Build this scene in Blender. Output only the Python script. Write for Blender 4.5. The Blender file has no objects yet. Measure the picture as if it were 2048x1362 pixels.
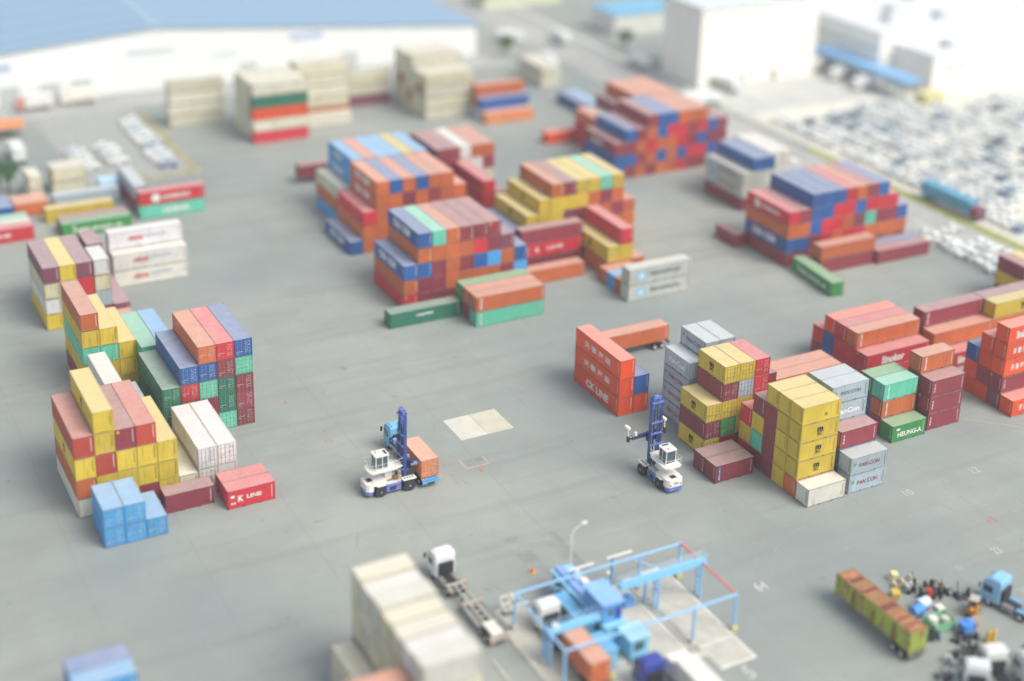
import bpy, math, random
from mathutils import Matrix, Vector, noise
R = math.radians
random.seed(7)
scene = bpy.context.scene
COL = scene.collection

# ------------------------------------------------------------------ camera
F_PX, PITCH, ROLL, YAW, CAMH = 2937.83, 0.348726, 0.033259, 1.0575169, 101.18
cd = bpy.data.cameras.new("camera")
cam = bpy.data.objects.new("camera", cd); COL.objects.link(cam)
d = Vector((math.cos(PITCH)*math.cos(YAW), math.cos(PITCH)*math.sin(YAW), -math.sin(PITCH)))
r = Vector((math.sin(YAW), -math.cos(YAW), 0)); u = r.cross(d)
r2 = r*math.cos(ROLL)+u*math.sin(ROLL); u2 = -r*math.sin(ROLL)+u*math.cos(ROLL)
m = Matrix((r2, u2, -d)).transposed().to_4x4(); m.translation = (0, 0, CAMH)
cam.matrix_world = m
cd.sensor_width = 36; cd.lens = F_PX/2048*36
cd.shift_x = (1024-1064.28)/2048; cd.shift_y = (361.93-681)/2048
cd.clip_start = 1; cd.clip_end = 6000
cd.dof.use_dof = True; cd.dof.focus_distance = 196; cd.dof.aperture_fstop = 0.0165
cd.dof.aperture_blades = 0
scene.camera = cam

# ------------------------------------------------------------------ light
SUN_EL, SUN_AZ = R(52), math.atan2(-0.85, 0.55)       # direction towards the sun, angle from +X
world = bpy.data.worlds.new("World"); scene.world = world; world.use_nodes = True
nt = world.node_tree; bg = nt.nodes["Background"]
sky = nt.nodes.new("ShaderNodeTexSky"); sky.sky_type = 'NISHITA'; sky.sun_disc = False
sky.sun_elevation = SUN_EL; sky.sun_rotation = math.pi/2 - SUN_AZ
sky.air_density = 1.0; sky.dust_density = 3.0; sky.ozone_density = 1.0
hs = nt.nodes.new("ShaderNodeHueSaturation"); hs.inputs['Saturation'].default_value = 0.42
nt.links.new(sky.outputs[0], hs.inputs['Color']); nt.links.new(hs.outputs[0], bg.inputs[0])
bg.inputs[1].default_value = 0.13
sl = bpy.data.lights.new("sun", 'SUN'); sl.energy = 1.75; sl.angle = R(34); sl.color = (1, 0.94, 0.8)
sun = bpy.data.objects.new("sun", sl); COL.objects.link(sun)
sd = Vector((math.cos(SUN_EL)*math.cos(SUN_AZ), math.cos(SUN_EL)*math.sin(SUN_AZ), math.sin(SUN_EL)))
sun.rotation_euler = sd.to_track_quat('Z', 'Y').to_euler(); sun.location = (100, 150, 90)
vs = scene.view_settings; vs.view_transform = 'Standard'; vs.look = 'None'; vs.gamma = 1; vs.use_curve_mapping = False
vs.exposure = 0.60
scene.cycles.volume_bounces = 1; scene.cycles.max_bounces = 6
scene.cycles.use_denoising = True

# ------------------------------------------------------------------ helpers
def lin(c):
    if isinstance(c, str):
        c = tuple(int(c[i:i+2], 16) for i in (0, 2, 4))
    return tuple(((v/255)/12.92 if v <= 10.3 else ((v/255+0.055)/1.055)**2.4) for v in c)

MATS = {}
def mat(name, color, rough=0.6, metal=0.0, spec=0.5, var=0.12, scale=0.6):
    """plain painted or worn surface: colour broken up by two noises"""
    if name in MATS: return MATS[name]
    m = bpy.data.materials.new(name); m.use_nodes = True; t = m.node_tree; n = t.nodes; l = t.links
    b = n["Principled BSDF"]; c = lin(color)
    tc = n.new("ShaderNodeTexCoord"); no = n.new("ShaderNodeTexNoise"); no.inputs['Scale'].default_value = scale
    no.inputs['Detail'].default_value = 6
    l.new(tc.outputs['Object'], no.inputs['Vector'])
    mp = n.new("ShaderNodeMapRange"); mp.inputs[1].default_value = 0.3; mp.inputs[2].default_value = 0.7
    mp.inputs[3].default_value = 1-var; mp.inputs[4].default_value = 1+var
    l.new(no.outputs[0], mp.inputs[0])
    mx = n.new("ShaderNodeVectorMath"); mx.operation = 'SCALE'; mx.inputs[0].default_value = c
    l.new(mp.outputs[0], mx.inputs['Scale']); l.new(mx.outputs[0], b.inputs['Base Color'])
    b.inputs['Roughness'].default_value = rough; b.inputs['Metallic'].default_value = metal
    b.inputs['Specular IOR Level'].default_value = spec
    MATS[name] = m; return m

def paint_mat(name, attr=None, rough=0.42, dust_sky_or_rust=0.40, rust=0.0):
    """container paint: the colour comes from the object; level faces turn dusty and paler with sky light painted in (rust brown if rusty), grime in streaks, rust in specks"""
    m = bpy.data.materials.new(name); m.use_nodes = True; t = m.node_tree; n = t.nodes; l = t.links
    b = n["Principled BSDF"]
    if attr:
        a = n.new("ShaderNodeAttribute"); a.attribute_name = attr; col = a.outputs['Color']; rnd = None
    else:
        oi = n.new("ShaderNodeObjectInfo"); col = oi.outputs['Color']; rnd = oi.outputs['Location']
    geo = n.new("ShaderNodeNewGeometry"); sep = n.new("ShaderNodeSeparateXYZ"); l.new(geo.outputs['Normal'], sep.inputs[0])
    # broad fading
    n1 = n.new("ShaderNodeTexNoise"); n1.inputs['Scale'].default_value = 0.45; n1.inputs['Detail'].default_value = 5
    l.new(geo.outputs['Position'], n1.inputs['Vector'])
    mp = n.new("ShaderNodeMapRange"); mp.inputs[1].default_value = 0.3; mp.inputs[2].default_value = 0.7
    mp.inputs[3].default_value = 0.92; mp.inputs[4].default_value = 1.08; l.new(n1.outputs[0], mp.inputs[0])
    sc = n.new("ShaderNodeVectorMath"); sc.operation = 'SCALE'; l.new(col, sc.inputs[0]); l.new(mp.outputs[0], sc.inputs['Scale'])
    # vertical streaks of grime
    mpg = n.new("ShaderNodeMapping"); mpg.inputs['Scale'].default_value = (2.6, 2.6, 0.28); l.new(geo.outputs['Position'], mpg.inputs[0])
    n2 = n.new("ShaderNodeTexNoise"); n2.inputs['Scale'].default_value = 1.3; n2.inputs['Detail'].default_value = 6
    l.new(mpg.outputs[0], n2.inputs['Vector'])
    m2 = n.new("ShaderNodeMapRange"); m2.inputs[1].default_value = 0.55; m2.inputs[2].default_value = 0.78
    m2.inputs[3].default_value = 0; m2.inputs[4].default_value = 0.55; l.new(n2.outputs[0], m2.inputs[0])
    g1 = n.new("ShaderNodeMix"); g1.data_type = 'RGBA'; l.new(m2.outputs[0], g1.inputs[0]); l.new(sc.outputs[0], g1.inputs[6])
    g1.inputs[7].default_value = (*lin('6a5a50'), 1)
    # rust specks
    n3 = n.new("ShaderNodeTexNoise"); n3.inputs['Scale'].default_value = 2.2; n3.inputs['Detail'].default_value = 8; n3.inputs['Roughness'].default_value = 0.7
    mp3 = n.new("ShaderNodeMapping"); mp3.inputs['Scale'].default_value = (1, 1, 1) if not rust else (0.7, 0.7, 0.16)
    l.new(geo.outputs['Position'], mp3.inputs[0]); l.new(mp3.outputs[0], n3.inputs['Vector'])
    m3 = n.new("ShaderNodeMapRange"); m3.inputs[1].default_value = 0.66-rust*0.2; m3.inputs[2].default_value = 0.72-rust*0.16
    m3.inputs[3].default_value = 0; m3.inputs[4].default_value = 0.75; l.new(n3.outputs[0], m3.inputs[0])
    g2 = n.new("ShaderNodeMix"); g2.data_type = 'RGBA'; l.new(m3.outputs[0], g2.inputs[0]); l.new(g1.outputs[2], g2.inputs[6])
    g2.inputs[7].default_value = (*lin('8a5238'), 1)
    # level faces: dusty and paler, sky light painted in; rust brown if rusty
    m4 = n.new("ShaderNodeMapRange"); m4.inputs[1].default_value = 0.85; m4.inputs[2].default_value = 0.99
    m4.inputs[3].default_value = 0; m4.inputs[4].default_value = dust_sky_or_rust; l.new(sep.outputs['Z'], m4.inputs[0])
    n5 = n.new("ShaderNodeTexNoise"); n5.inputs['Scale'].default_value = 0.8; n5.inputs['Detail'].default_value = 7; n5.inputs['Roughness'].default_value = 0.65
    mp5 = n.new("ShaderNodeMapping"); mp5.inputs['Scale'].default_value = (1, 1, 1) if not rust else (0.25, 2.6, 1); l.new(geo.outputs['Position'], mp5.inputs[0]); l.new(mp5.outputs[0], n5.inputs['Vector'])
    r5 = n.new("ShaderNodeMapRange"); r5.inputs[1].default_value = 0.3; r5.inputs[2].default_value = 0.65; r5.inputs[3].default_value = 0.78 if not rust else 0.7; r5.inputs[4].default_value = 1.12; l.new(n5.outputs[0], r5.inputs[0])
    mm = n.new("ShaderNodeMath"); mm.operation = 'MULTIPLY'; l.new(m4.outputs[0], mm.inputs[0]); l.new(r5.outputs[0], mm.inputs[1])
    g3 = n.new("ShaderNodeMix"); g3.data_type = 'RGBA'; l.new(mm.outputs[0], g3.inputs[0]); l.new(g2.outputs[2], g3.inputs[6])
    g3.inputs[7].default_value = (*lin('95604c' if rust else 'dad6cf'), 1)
    l.new(g3.outputs[2], b.inputs['Base Color'])
    b.inputs['Roughness'].default_value = rough
    return m
PAINT = paint_mat("container_paint"); PAINT_RUST = paint_mat("rusty_paint", rust=0.8, dust_sky_or_rust=0.95, rough=0.8)
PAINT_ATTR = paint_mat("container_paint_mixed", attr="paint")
def flat_obj_mat(name, rough=0.6):
    m = bpy.data.materials.new(name); m.use_nodes = True; t = m.node_tree
    oi = t.nodes.new("ShaderNodeObjectInfo"); b = t.nodes["Principled BSDF"]
    no = t.nodes.new("ShaderNodeTexNoise"); no.inputs['Scale'].default_value = 3
    mp = t.nodes.new("ShaderNodeMapRange"); mp.inputs[3].default_value = 0.85; mp.inputs[4].default_value = 1.1
    t.links.new(no.outputs[0], mp.inputs[0])
    s = t.nodes.new("ShaderNodeVectorMath"); s.operation = 'SCALE'
    t.links.new(oi.outputs['Color'], s.inputs[0]); t.links.new(mp.outputs[0], s.inputs['Scale'])
    t.links.new(s.outputs[0], b.inputs['Base Color']); b.inputs['Roughness'].default_value = rough
    return m
PRINT = flat_obj_mat("painted_lettering"); CARPAINT = flat_obj_mat("car_paint", 0.3)
GALV = mat("galvanised_steel", '8f9290', 0.5, 0.3)
DARK = mat("dark_steel", '2c2e34', 0.6)
RUBBER = mat("tyre_rubber", '33343a', 0.85)
GLASS = mat("window_glass", '3d5560', 0.12, 0.0, 0.9, 0.05); CARGLASS = mat("car_glass", '9fb0b6', 0.2, 0.0, 0.9, 0.05)  # car glass is paled: reflected sky is put into its colour
def M(c, rough=0.5, **k): return mat("paint_"+c, c, rough, **k)

class MB:
    def __init__(s): s.v = []; s.f = []; s.mi = []; s.mats = []
    def _m(s, m):
        if m not in s.mats: s.mats.append(m)
        return s.mats.index(m)
    def poly(s, pts, m):
        i = len(s.v); s.v += [tuple(p) for p in pts]; s.f.append(tuple(range(i, i+len(pts)))); s.mi.append(s._m(m))
    def box(s, x0, y0, z0, x1, y1, z1, m, taper=0, bev=0):
        if bev:
            return s.prism([(x0+bev, y0), (x1-bev, y0), (x1, y0+bev), (x1, y1-bev), (x1-bev, y1), (x0+bev, y1), (x0, y1-bev), (x0, y0+bev)], z0, z1, m, taper)
        return s.prism([(x0, y0), (x1, y0), (x1, y1), (x0, y1)], z0, z1, m, taper)
    def prism(s, pts, z0, z1, m, taper=0):
        k = s._m(m); n = len(pts); i = len(s.v)
        cx = sum(p[0] for p in pts)/n; cy = sum(p[1] for p in pts)/n
        s.v += [(p[0], p[1], z0) for p in pts]
        s.v += [(cx+(p[0]-cx)*(1-taper), cy+(p[1]-cy)*(1-taper), z1) for p in pts]
        s.f.append(tuple(range(i+n-1, i-1, -1))); s.f.append(tuple(range(i+n, i+2*n)))
        for a in range(n):
            b = (a+1) % n; s.f.append((i+a, i+b, i+n+b, i+n+a))
        s.mi += [k]*(n+2)
    def extr(s, prof, axis, a0, a1, m):
        """profile (2D) extruded along an axis: 'x' -> prof=(y,z), 'y' -> prof=(x,z)"""
        k = s._m(m); n = len(prof); i = len(s.v)
        for a in (a0, a1):
            for p in prof:
                s.v.append((a, p[0], p[1]) if axis == 'x' else (p[0], a, p[1]))
        s.f.append(tuple(range(i+n-1, i-1, -1))); s.f.append(tuple(range(i+n, i+2*n)))
        for a in range(n):
            b = (a+1) % n; s.f.append((i+a, i+b, i+n+b, i+n+a))
        s.mi += [k]*(n+2)
    def cyl(s, p, q, r, m, n=14, r2=None):
        k = s._m(m); p = Vector(p); q = Vector(q); a = (q-p).normalized()
        t = Vector((0, 0, 1)) if abs(a.z) < 0.9 else Vector((1, 0, 0))
        e1 = a.cross(t).normalized(); e2 = a.cross(e1); i = len(s.v); r2 = r if r2 is None else r2
        for c, rr in ((p, r), (q, r2)):
            for j in range(n):
                g = 2*math.pi*j/n; s.v.append(tuple(c+(e1*math.cos(g)+e2*math.sin(g))*rr))
        s.f.append(tuple(range(i, i+n))); s.f.append(tuple(range(i+2*n-1, i+n-1, -1)))
        for j in range(n):
            b = (j+1) % n; s.f.append((i+j, i+n+j, i+n+b, i+b))
        s.mi += [k]*(n+2)
    def bar(s, p, q, w, m): s.cyl(p, q, w*0.7, m, 4)
    def path(s, pts, w, m, n=6):
        for a, b in zip(pts, pts[1:]): s.cyl(a, b, w, m, n)
    def mesh(s, name):
        me = bpy.data.meshes.new(name); me.from_pydata(s.v, [], s.f)
        for mm in s.mats: me.materials.append(mm)
        me.polygons.foreach_set('material_index', s.mi); me.update()
        return me
    def build(s, name, parent=None, **k):
        return link(name, s.mesh(name), parent, **k)

def link(name, data, parent=None, loc=None, color=None, mw=None):
    o = bpy.data.objects.new(name, data); COL.objects.link(o)
    if parent: o.parent = parent
    if loc: o.location = loc
    if mw is not None: o.matrix_local = mw
    if color: o.color = (*color[:3], 1)
    return o
def tag(o, label=None, cat=None, group=None, kind=None):
    if label: o['label'] = label
    if cat: o['category'] = cat
    if group: o['group'] = group
    if kind: o['kind'] = kind
    return o
def thing(name, label, cat, loc=(0, 0, 0), rz=0, group=None):
    o = bpy.data.objects.new(name, None); COL.objects.link(o); o.empty_display_size = 0.5
    o.location = loc; o.rotation_euler = (0, 0, rz); return tag(o, label, cat, group)
def dup(root, loc, rz, label, group=None):
    c = root.copy(); COL.objects.link(c); c.location = loc; c.rotation_euler = (0, 0, rz); c['label'] = label
    if group: c['group'] = group
    def kids(a, b):
        for ch in a.children:
            x = ch.copy(); COL.objects.link(x); x.parent = b; kids(ch, x)
    kids(root, c); return c

TXT = {}
def text_mesh(s, bold=0.02, vertical=False):
    key = (s, bold, vertical)
    if key in TXT: return TXT[key]
    cu = bpy.data.curves.new("t", 'FONT'); cu.body = s if not vertical else "\n".join(s)
    cu.align_x = 'CENTER'; cu.align_y = 'CENTER'; cu.offset = bold; cu.extrude = 0.004; cu.size = 1; cu.resolution_u = 3
    if vertical: cu.space_line = 0.8
    o = bpy.data.objects.new("t", cu); COL.objects.link(o)
    dg = bpy.context.evaluated_depsgraph_get()
    me = bpy.data.meshes.new_from_object(o.evaluated_get(dg)); me.name = "lettering"
    bpy.data.objects.remove(o); me.materials.clear(); me.materials.append(PRINT)
    xs = [v.co.x for v in me.vertices]; ys = [v.co.y for v in me.vertices]
    cx = (min(xs)+max(xs))/2; cy = (min(ys)+max(ys))/2; w = max(xs)-min(xs); h = max(ys)-min(ys)
    for v in me.vertices: v.co.x = (v.co.x-cx)/w; v.co.y = (v.co.y-cy)/h
    TXT[key] = me; return me
def tri_mesh(name, tris):
    me = bpy.data.meshes.new(name); v = []; f = []
    for t in tris:
        i = len(v); v += [(p[0], p[1], 0) for p in t]; f.append(tuple(range(i, i+len(t))))
    me.from_pydata(v, [], f); me.materials.append(PRINT); return me
def rects(*rs): return [[(a, b), (c, b), (c, d_), (a, d_)] for a, b, c, d_ in rs]

# ------------------------------------------------------------------ setting: ground, roads
def asphalt(name, c1, c2, crack=True):
    m = bpy.data.materials.new(name); m.use_nodes = True; t = m.node_tree; n = t.nodes; l = t.links; b = n["Principled BSDF"]
    geo = n.new("ShaderNodeNewGeometry")
    def nz(s, det=6, rough=0.55, vec=None):
        x = n.new("ShaderNodeTexNoise"); x.inputs['Scale'].default_value = s; x.inputs['Detail'].default_value = det
        x.inputs['Roughness'].default_value = rough; l.new(vec or geo.outputs['Position'], x.inputs['Vector']); return x.outputs[0]
    def rng(s, a, b_, c, e):
        x = n.new("ShaderNodeMapRange"); x.inputs[1].default_value = a; x.inputs[2].default_value = b_
        x.inputs[3].default_value = c; x.inputs[4].default_value = e; l.new(s, x.inputs[0]); return x.outputs[0]
    def mix(f, a, bb):
        x = n.new("ShaderNodeMix"); x.data_type = 'RGBA'; l.new(f, x.inputs[0])
        for i, q in ((6, a), (7, bb)):
            if isinstance(q, tuple): x.inputs[i].default_value = (*q, 1)
            else: l.new(q, x.inputs[i])
        return x.outputs[2]
    col = mix(rng(nz(0.022, 5), 0.35, 0.65, 0, 1), lin(c1), lin(c2))
    col = mix(rng(nz(0.13, 7, 0.65), 0.42, 0.72, 0, 0.5), col, lin('838580'))
    # drifting tyre dirt stretched along both working directions
    for rot, sc_ in ((0.25, (0.02, 0.28, 1)), (1.35, (0.02, 0.3, 1))):
        mp = n.new("ShaderNodeMapping"); mp.inputs['Rotation'].default_value = (0, 0, rot); mp.inputs['Scale'].default_value = sc_
        l.new(geo.outputs['Position'], mp.inputs[0])
        col = mix(rng(nz(1.0, 8, 0.6, mp.outputs[0]), 0.52, 0.75, 0, 0.4), col, lin('7a7b7b'))
    # small oil spots and grit
    col = mix(rng(nz(0.55, 4, 0.5), 0.68, 0.74, 0, 0.45), col, lin('676868'))
    col = mix(rng(nz(6, 4, 0.7), 0.35, 0.7, 0, 0.14), col, lin('c4c4bc'))
    if crack:
        # paving bays laid in strips
        sp = n.new("ShaderNodeSeparateXYZ"); l.new(geo.outputs['Position'], sp.inputs[0])
        ms = n.new("ShaderNodeMath"); ms.operation = 'PINGPONG'; ms.inputs[1].default_value = 6.5
        l.new(sp.outputs['X'], ms.inputs[0])
        col = mix(rng(ms.outputs[0], 0.0, 0.12, 0.22, 0), col, lin('706f6d'))
    l.new(col, b.inputs['Base Color']); b.inputs['Roughness'].default_value = 0.85
    b.inputs['Specular IOR Level'].default_value = 0.3
    return m
YARD = asphalt("yard_asphalt", '7f8b8d', '9a9e98')
def sheet(name, pts, z, m, kind='structure'):
    b = MB(); b.poly([(x, y, z) for x, y in pts], m); o = b.build(name); tag(o, kind=kind); return o
def rect(x0, y0, x1, y1): return [(x0, y0), (x1, y0), (x1, y1), (x0, y1)]
sheet("ground", rect(-500, -400, 1100, 1300), 0, YARD)
ROAD = asphalt("road_asphalt", 'a4a6a6', 'b0b0ac', False); CONC = mat("pale_concrete", 'c9c6bb', 0.85, var=0.08, scale=0.5)
CONC2 = mat("yellowish_concrete", 'c2bead', 0.85, var=0.08, scale=0.5); LOT = mat("car_park_concrete", 'd0cec4', 0.9, var=0.1, scale=0.15)
GRASS = mat("short_grass", '90955a', 0.95, var=0.3, scale=0.8)
WHITEP = mat("white_road_paint", 'dcdad2', 0.7, var=0.15, scale=2)
sheet("road", rect(187.2, 60, 200.6, 420), 0.004, ROAD)
sheet("pavement", rect(203.3, 60, 205.2, 420), 0.008, CONC)
sheet("car_park", rect(205.6, 140, 330, 262), 0.004, LOT)
sheet("verge", rect(200.6, 60, 203.3, 236), 0.006, GRASS)
sheet("parking_yard", rect(55, 276, 76.5, 322), 0.004, mat("old_asphalt", '9c9f9b', 0.9, var=0.12))
sheet("grass_verge", [(76.6, 276), (78.6, 276), (78.6, 318), (76.6, 318)], 0.010, mat("dry_grass", '9a9678', 0.95, var=0.3))
sheet("grass_strip", rect(63.5, 273.6, 78.6, 276), 0.012, MATS["dry_grass"])
sheet("apron", rect(205.6, 262.2, 262, 283.9), 0.005, mat("apron_concrete", 'b9bbb8', .9, var=.1, scale=.2))
sheet("warehouse_road", rect(-40, 322.2, 175, 332.9), 0.006, ROAD)

# painted marks on the yard, each a sheet 4 mm up
def mark(name, polys, color, label=None, z=0.004):
    b = MB(); mm = mat("paint_mark_"+color, color, 0.8, var=0.2, scale=1.5)
    for p in polys: b.poly([(x, y, z) for x, y in p], mm)
    o = b.build(name); tag(o, kind='structure'); return o
def strip(x0, y0, x1, y1, w):
    a = Vector((x0, y0)); b_ = Vector((x1, y1)); n_ = (b_-a).normalized(); n_ = Vector((-n_.y, n_.x))*w/2
    return [tuple(a-n_), tuple(b_-n_), tuple(b_+n_), tuple(a+n_)]
ORM = 'cda583'
mark("bay_marking", [strip(68.3, 159.9, 68.3, 161.37, .12), strip(68.24, 161.43, 69.7, 161.43, .12)], ORM)
mark("bay_marking", [strip(75.9, 149.5, 75.9, 151.8, .12), strip(75.84, 149.44, 79.2, 149.44, .12), strip(79.14, 149.5, 79.14, 151.4, .12)], ORM)
mark("bay_marking", [strip(144.2, 131.9, 152.4, 124.3, .1)], 'c2aa6a')
mark("lane_line", [strip(187.6, 60, 187.6, 420, .25), strip(193.8, 60, 193.8, 420, .2)], 'd5d5cf', z=0.012)
pad = MB(); pad.poly([(x, y, 0.006) for x, y in rect(78.5, 156.25, 82.45, 162.2)], CONC)
pad.poly([(x, y, 0.006) for x, y in rect(82.5, 156.25, 86.5, 162.2)], CONC2); tag(pad.build("concrete_pad"), kind='structure')
sheet("asphalt_patch", rect(76.3, 149.9, 77.4, 151.3), 0.005, mat("dark_patch", '858784', 0.9))
sheet("asphalt_patch", rect(77.7, 150.3, 78.8, 151.2), 0.005, MATS["dark_patch"])
sheet("asphalt_patch", rect(76.9, 120.5, 79.1, 132), 0.005, mat("dull_patch", '8c908e', 0.9, var=0.2, scale=0.4))
sheet("asphalt_patch", rect(72.6, 121.4, 74.6, 133), 0.005, MATS["dull_patch"])
NUMS = [('10', 124.6, 119.4, 1.5, 'd8d2c4'), ('11', 130.6, 119.6, 1.5, 'd5b69c'), ('12', 136.6, 119.8, 1.5, 'd8d2c4'), ('16', 136.9, 110.9, 1.4, 'cf9a80'),
        ('15', 129.8, 110.0, 1.3, 'cf9080'), ('23', 125.3, 104.7, 1.4, 'e2e0dc'), ('31', 129.0, 97.6, 1.4, 'd8d8d2'), ('30', 122.2, 97.3, 1.3, 'c9c9c0'),
        ('22', 118.5, 104.0, 1.0, 'c9c9c0'), ('64', 95.0, 111.6, 1.7, 'eceae4'), ('5', 84.6, 99.9, 2.2, 'e8e6e0'), ('15', 62.4, 164.0, 1.3, 'c9a58c'),
        ('1', 77.4, 148.3, 0.9, 'd08f74'), ('9', 109.2, 113.2, 0.9, 'cfae98'), ('14', 60.5, 176.4, 1.2, 'c9a58c'), ('8', 110.6, 105.8, 0.8, 'cf9a80')]
for s_, x, y, h_, c_ in NUMS:
    o = link("painted_number", text_mesh(s_, 0.01), loc=(x, y, 0.006), color=tuple(v*.66 for v in lin(c_))); o.scale = (h_*0.44*len(s_), h_*0.95, 0.3)
    tag(o, kind='structure')

# tyre arcs
def arc_marks(cx, cy, rad, a0, a1, w):
    b = MB(); mm = mat("tyre_marks", '8f918e', 0.9, var=0.1); n = 26
    for k in range(n):
        if random.random() < 0.3: continue
        g0 = a0+(a1-a0)*k/n; g1 = a0+(a1-a0)*(k+1)/n
        b.poly([(cx+(rad+dd)*math.cos(g), cy+(rad+dd)*math.sin(g), 0.0045) for dd, g in ((0, g0), (w, g0), (w, g1), (0, g1))], mm)
    tag(b.build("tyre_mark"), kind='structure')
for a in ((109, 106, 15, 1.3, 3.0, .16), (109, 106, 13.2, 1.5, 2.9, .16), (118, 112, 9, -.2, 1.4, .2), (35, 132, 13, 2.0, 4.2, .2), (58, 170, 17, -.6, .8, .16), (100, 118, 20, -2.6, -1.5, .16)):
    arc_marks(*a)

b = MB(); rs = random.Random(21); mm = mat("tyre_marks", '8f918e', 0.9, var=0.1)
for k in range(150):
    x = rs.uniform(20, 160); y = rs.uniform(100, 235); a = rs.choice((0, 1.57, .3, 1.2, 2.2))+rs.uniform(-.25, .25); L_ = rs.uniform(1.0, 6.5); w_ = rs.uniform(.05, .14); cv = rs.uniform(-.06, .06)
    n_ = 6; pt = []; px, py = x, y
    for q in range(n_+1): pt.append((px, py, a)); px += math.cos(a)*L_/n_; py += math.sin(a)*L_/n_; a += cv
    for (ax, ay, aa), (bx_, by_, ba) in zip(pt, pt[1:]):
        b.poly([(ax-math.sin(aa)*w_, ay+math.cos(aa)*w_, .0042), (ax+math.sin(aa)*w_, ay-math.cos(aa)*w_, .0042), (bx_+math.sin(ba)*w_, by_-math.cos(ba)*w_, .0042), (bx_-math.sin(ba)*w_, by_+math.cos(ba)*w_, .0042)], mm)
tag(b.build("tyre_mark"), kind='structure')

# ------------------------------------------------------------------ containers
W, H20, HC = 2.438, 2.591, 2.896
def wave(L, pitch, off, depth):
    pts = [(off, 0)]; n = max(1, round((L-2*off)/pitch)); p = (L-2*off)/n
    for i in range(n):
        a = off+i*p; pts += [(a+p*.12, 0), (a+p*.32, depth), (a+p*.62, depth), (a+p*.82, 0)]
    return pts+[(L-off, 0)]
TPL = {}
def c_body(L, H, plain, rough_roof=True):
    key = ('b', L, H, plain)
    if key in TPL: return TPL[key]
    b = MB(); z0, z1 = 0.14, H-0.1
    def side(fn, wv):
        for (a, da), (c, dc) in zip(wv, wv[1:]):
            b.poly([fn(a, da, z0), fn(c, dc, z0), fn(c, dc, z1), fn(a, da, z1)], PAINT)
    wl = wave(L, 0.28, 0.12, 0.04)
    side(lambda a, dd, z: (0.012+dd, L-a, z), wl); side(lambda a, dd, z: (W-0.012-dd, a, z), wl)
    we = wave(W, 0.28, 0.12, 0.045)
    side(lambda a, dd, z: (W-a, L-0.012-dd, z), we)
    if plain: side(lambda a, dd, z: (a, 0.012+dd, z), we)
    rf = wave(L, 0.42, 0.1, 0.022)
    for (a, da), (c, dc) in zip(rf, rf[1:]):
        b.poly([(0.06, a, H-0.04-da), (W-0.06, a, H-0.04-da), (W-0.06, c, H-0.04-dc), (0.06, c, H-0.04-dc)], PAINT)
    b.poly([(0.05, 0.05, 0.13), (0.05, L-0.05, 0.13), (W-0.05, L-0.05, 0.13), (W-0.05, 0.05, 0.13)], DARK)
    TPL[key] = b.mesh("container_body"); return TPL[key]
def c_frame(L, H):
    key = ('f', L, H)
    if key in TPL: return TPL[key]
    b = MB(); P = PAINT
    for x in (0.004, W-0.124):
        for y in (0.004, L-0.134): b.box(x, y, 0.115, x+0.12, y+0.13, H-0.115, P)
        b.box(x+0.03, 0.18, 0.09, x+0.09, L-0.18, 0.17, P); b.box(x, 0.18, H-0.13, x+0.12, L-0.18, H-0.035, P)
    for y in (0.006, L-0.116):
        b.box(0.18, y, 0.08, W-0.18, y+0.11, 0.17, P); b.box(0.18, y, H-0.13, W-0.18, y+0.11, H-0.035, P)
    for x in (0, W-0.17):
        for y in (0, L-0.18):
            for z in (0, H-0.118): b.box(x, y, z, x+0.17, y+0.18, z+0.118, P)
    for s_ in (-1, 1):     # fork pockets: solid dark boxes painting the shade of the openings
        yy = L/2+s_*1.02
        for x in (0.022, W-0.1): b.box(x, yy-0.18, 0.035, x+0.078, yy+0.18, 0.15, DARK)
    TPL[key] = b.mesh("container_frame"); return TPL[key]
def c_door(H):
    key = ('d', H)
    if key in TPL: return TPL[key]
    b = MB(); w = W/2-0.135
    b.box(0, 0.03, 0.17, w, 0.07, H-0.14, PAINT)
    n = 4; hh = (H-0.31)/n
    for k in range(n): b.extr([(0.03, 0.17+k*hh+0.08), (0.012, 0.17+k*hh+0.16), (0.012, 0.17+(k+1)*hh-0.16), (0.03, 0.17+(k+1)*hh-0.08)], 'x', 0.06, w-0.06, PAINT)
    TPL[key] = b.mesh("container_door"); return TPL[key]
def c_rods(H):
    key = ('r', H)
    if key in TPL: return TPL[key]
    b = MB(); w = W/2-0.135
    for x in (0.26*w, 0.74*w):
        b.cyl((x, -0.012, 0.1), (x, -0.012, H-0.08), 0.022, GALV, 6)
        b.box(x-0.02, -0.04, 0.97, x+0.26, -0.02, 1.0, GALV)
        for z in (0.4, 1.5, H-0.5): b.box(x-0.06, -0.03, z, x+0.06, 0.01, z+0.06, GALV)
    TPL[key] = b.mesh("lock_rods"); return TPL[key]
def marks_mesh(kind):
    """rows of small painted characters: container number, weights, notices"""
    key = ('m', kind)
    if key in TPL: return TPL[key]
    rnd = random.Random(kind); q = []
    if kind == 'col':                    # vertical number
        for i in range(11): q.append((-0.05, -i*0.16, 0.05, -i*0.16+0.11))
    elif kind == 'row':
        for i in range(10): q.append((i*0.17, 0, i*0.17+0.09, 0.07))
        for i in range(4): q.append((i*0.17, -0.25, i*0.17+0.09, -0.18))
    else:                                # block of door data
        for j in range(7):
            for i in range(5):
                if rnd.random() < 0.7: q.append((i*0.15, -j*0.25, i*0.15+rnd.choice((0.05, 0.08, 0.1)), -j*0.25+0.055))
    v = []; f = []
    for a, b_, c, e in q:
        i = len(v); v += [(a, b_, 0), (c, b_, 0), (c, e, 0), (a, e, 0)]; f.append((i, i+1, i+2, i+3))
    me = bpy.data.meshes.new("container_number"); me.from_pydata(v, [], f); me.materials.append(PRINT)
    TPL[key] = me; return me
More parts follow.
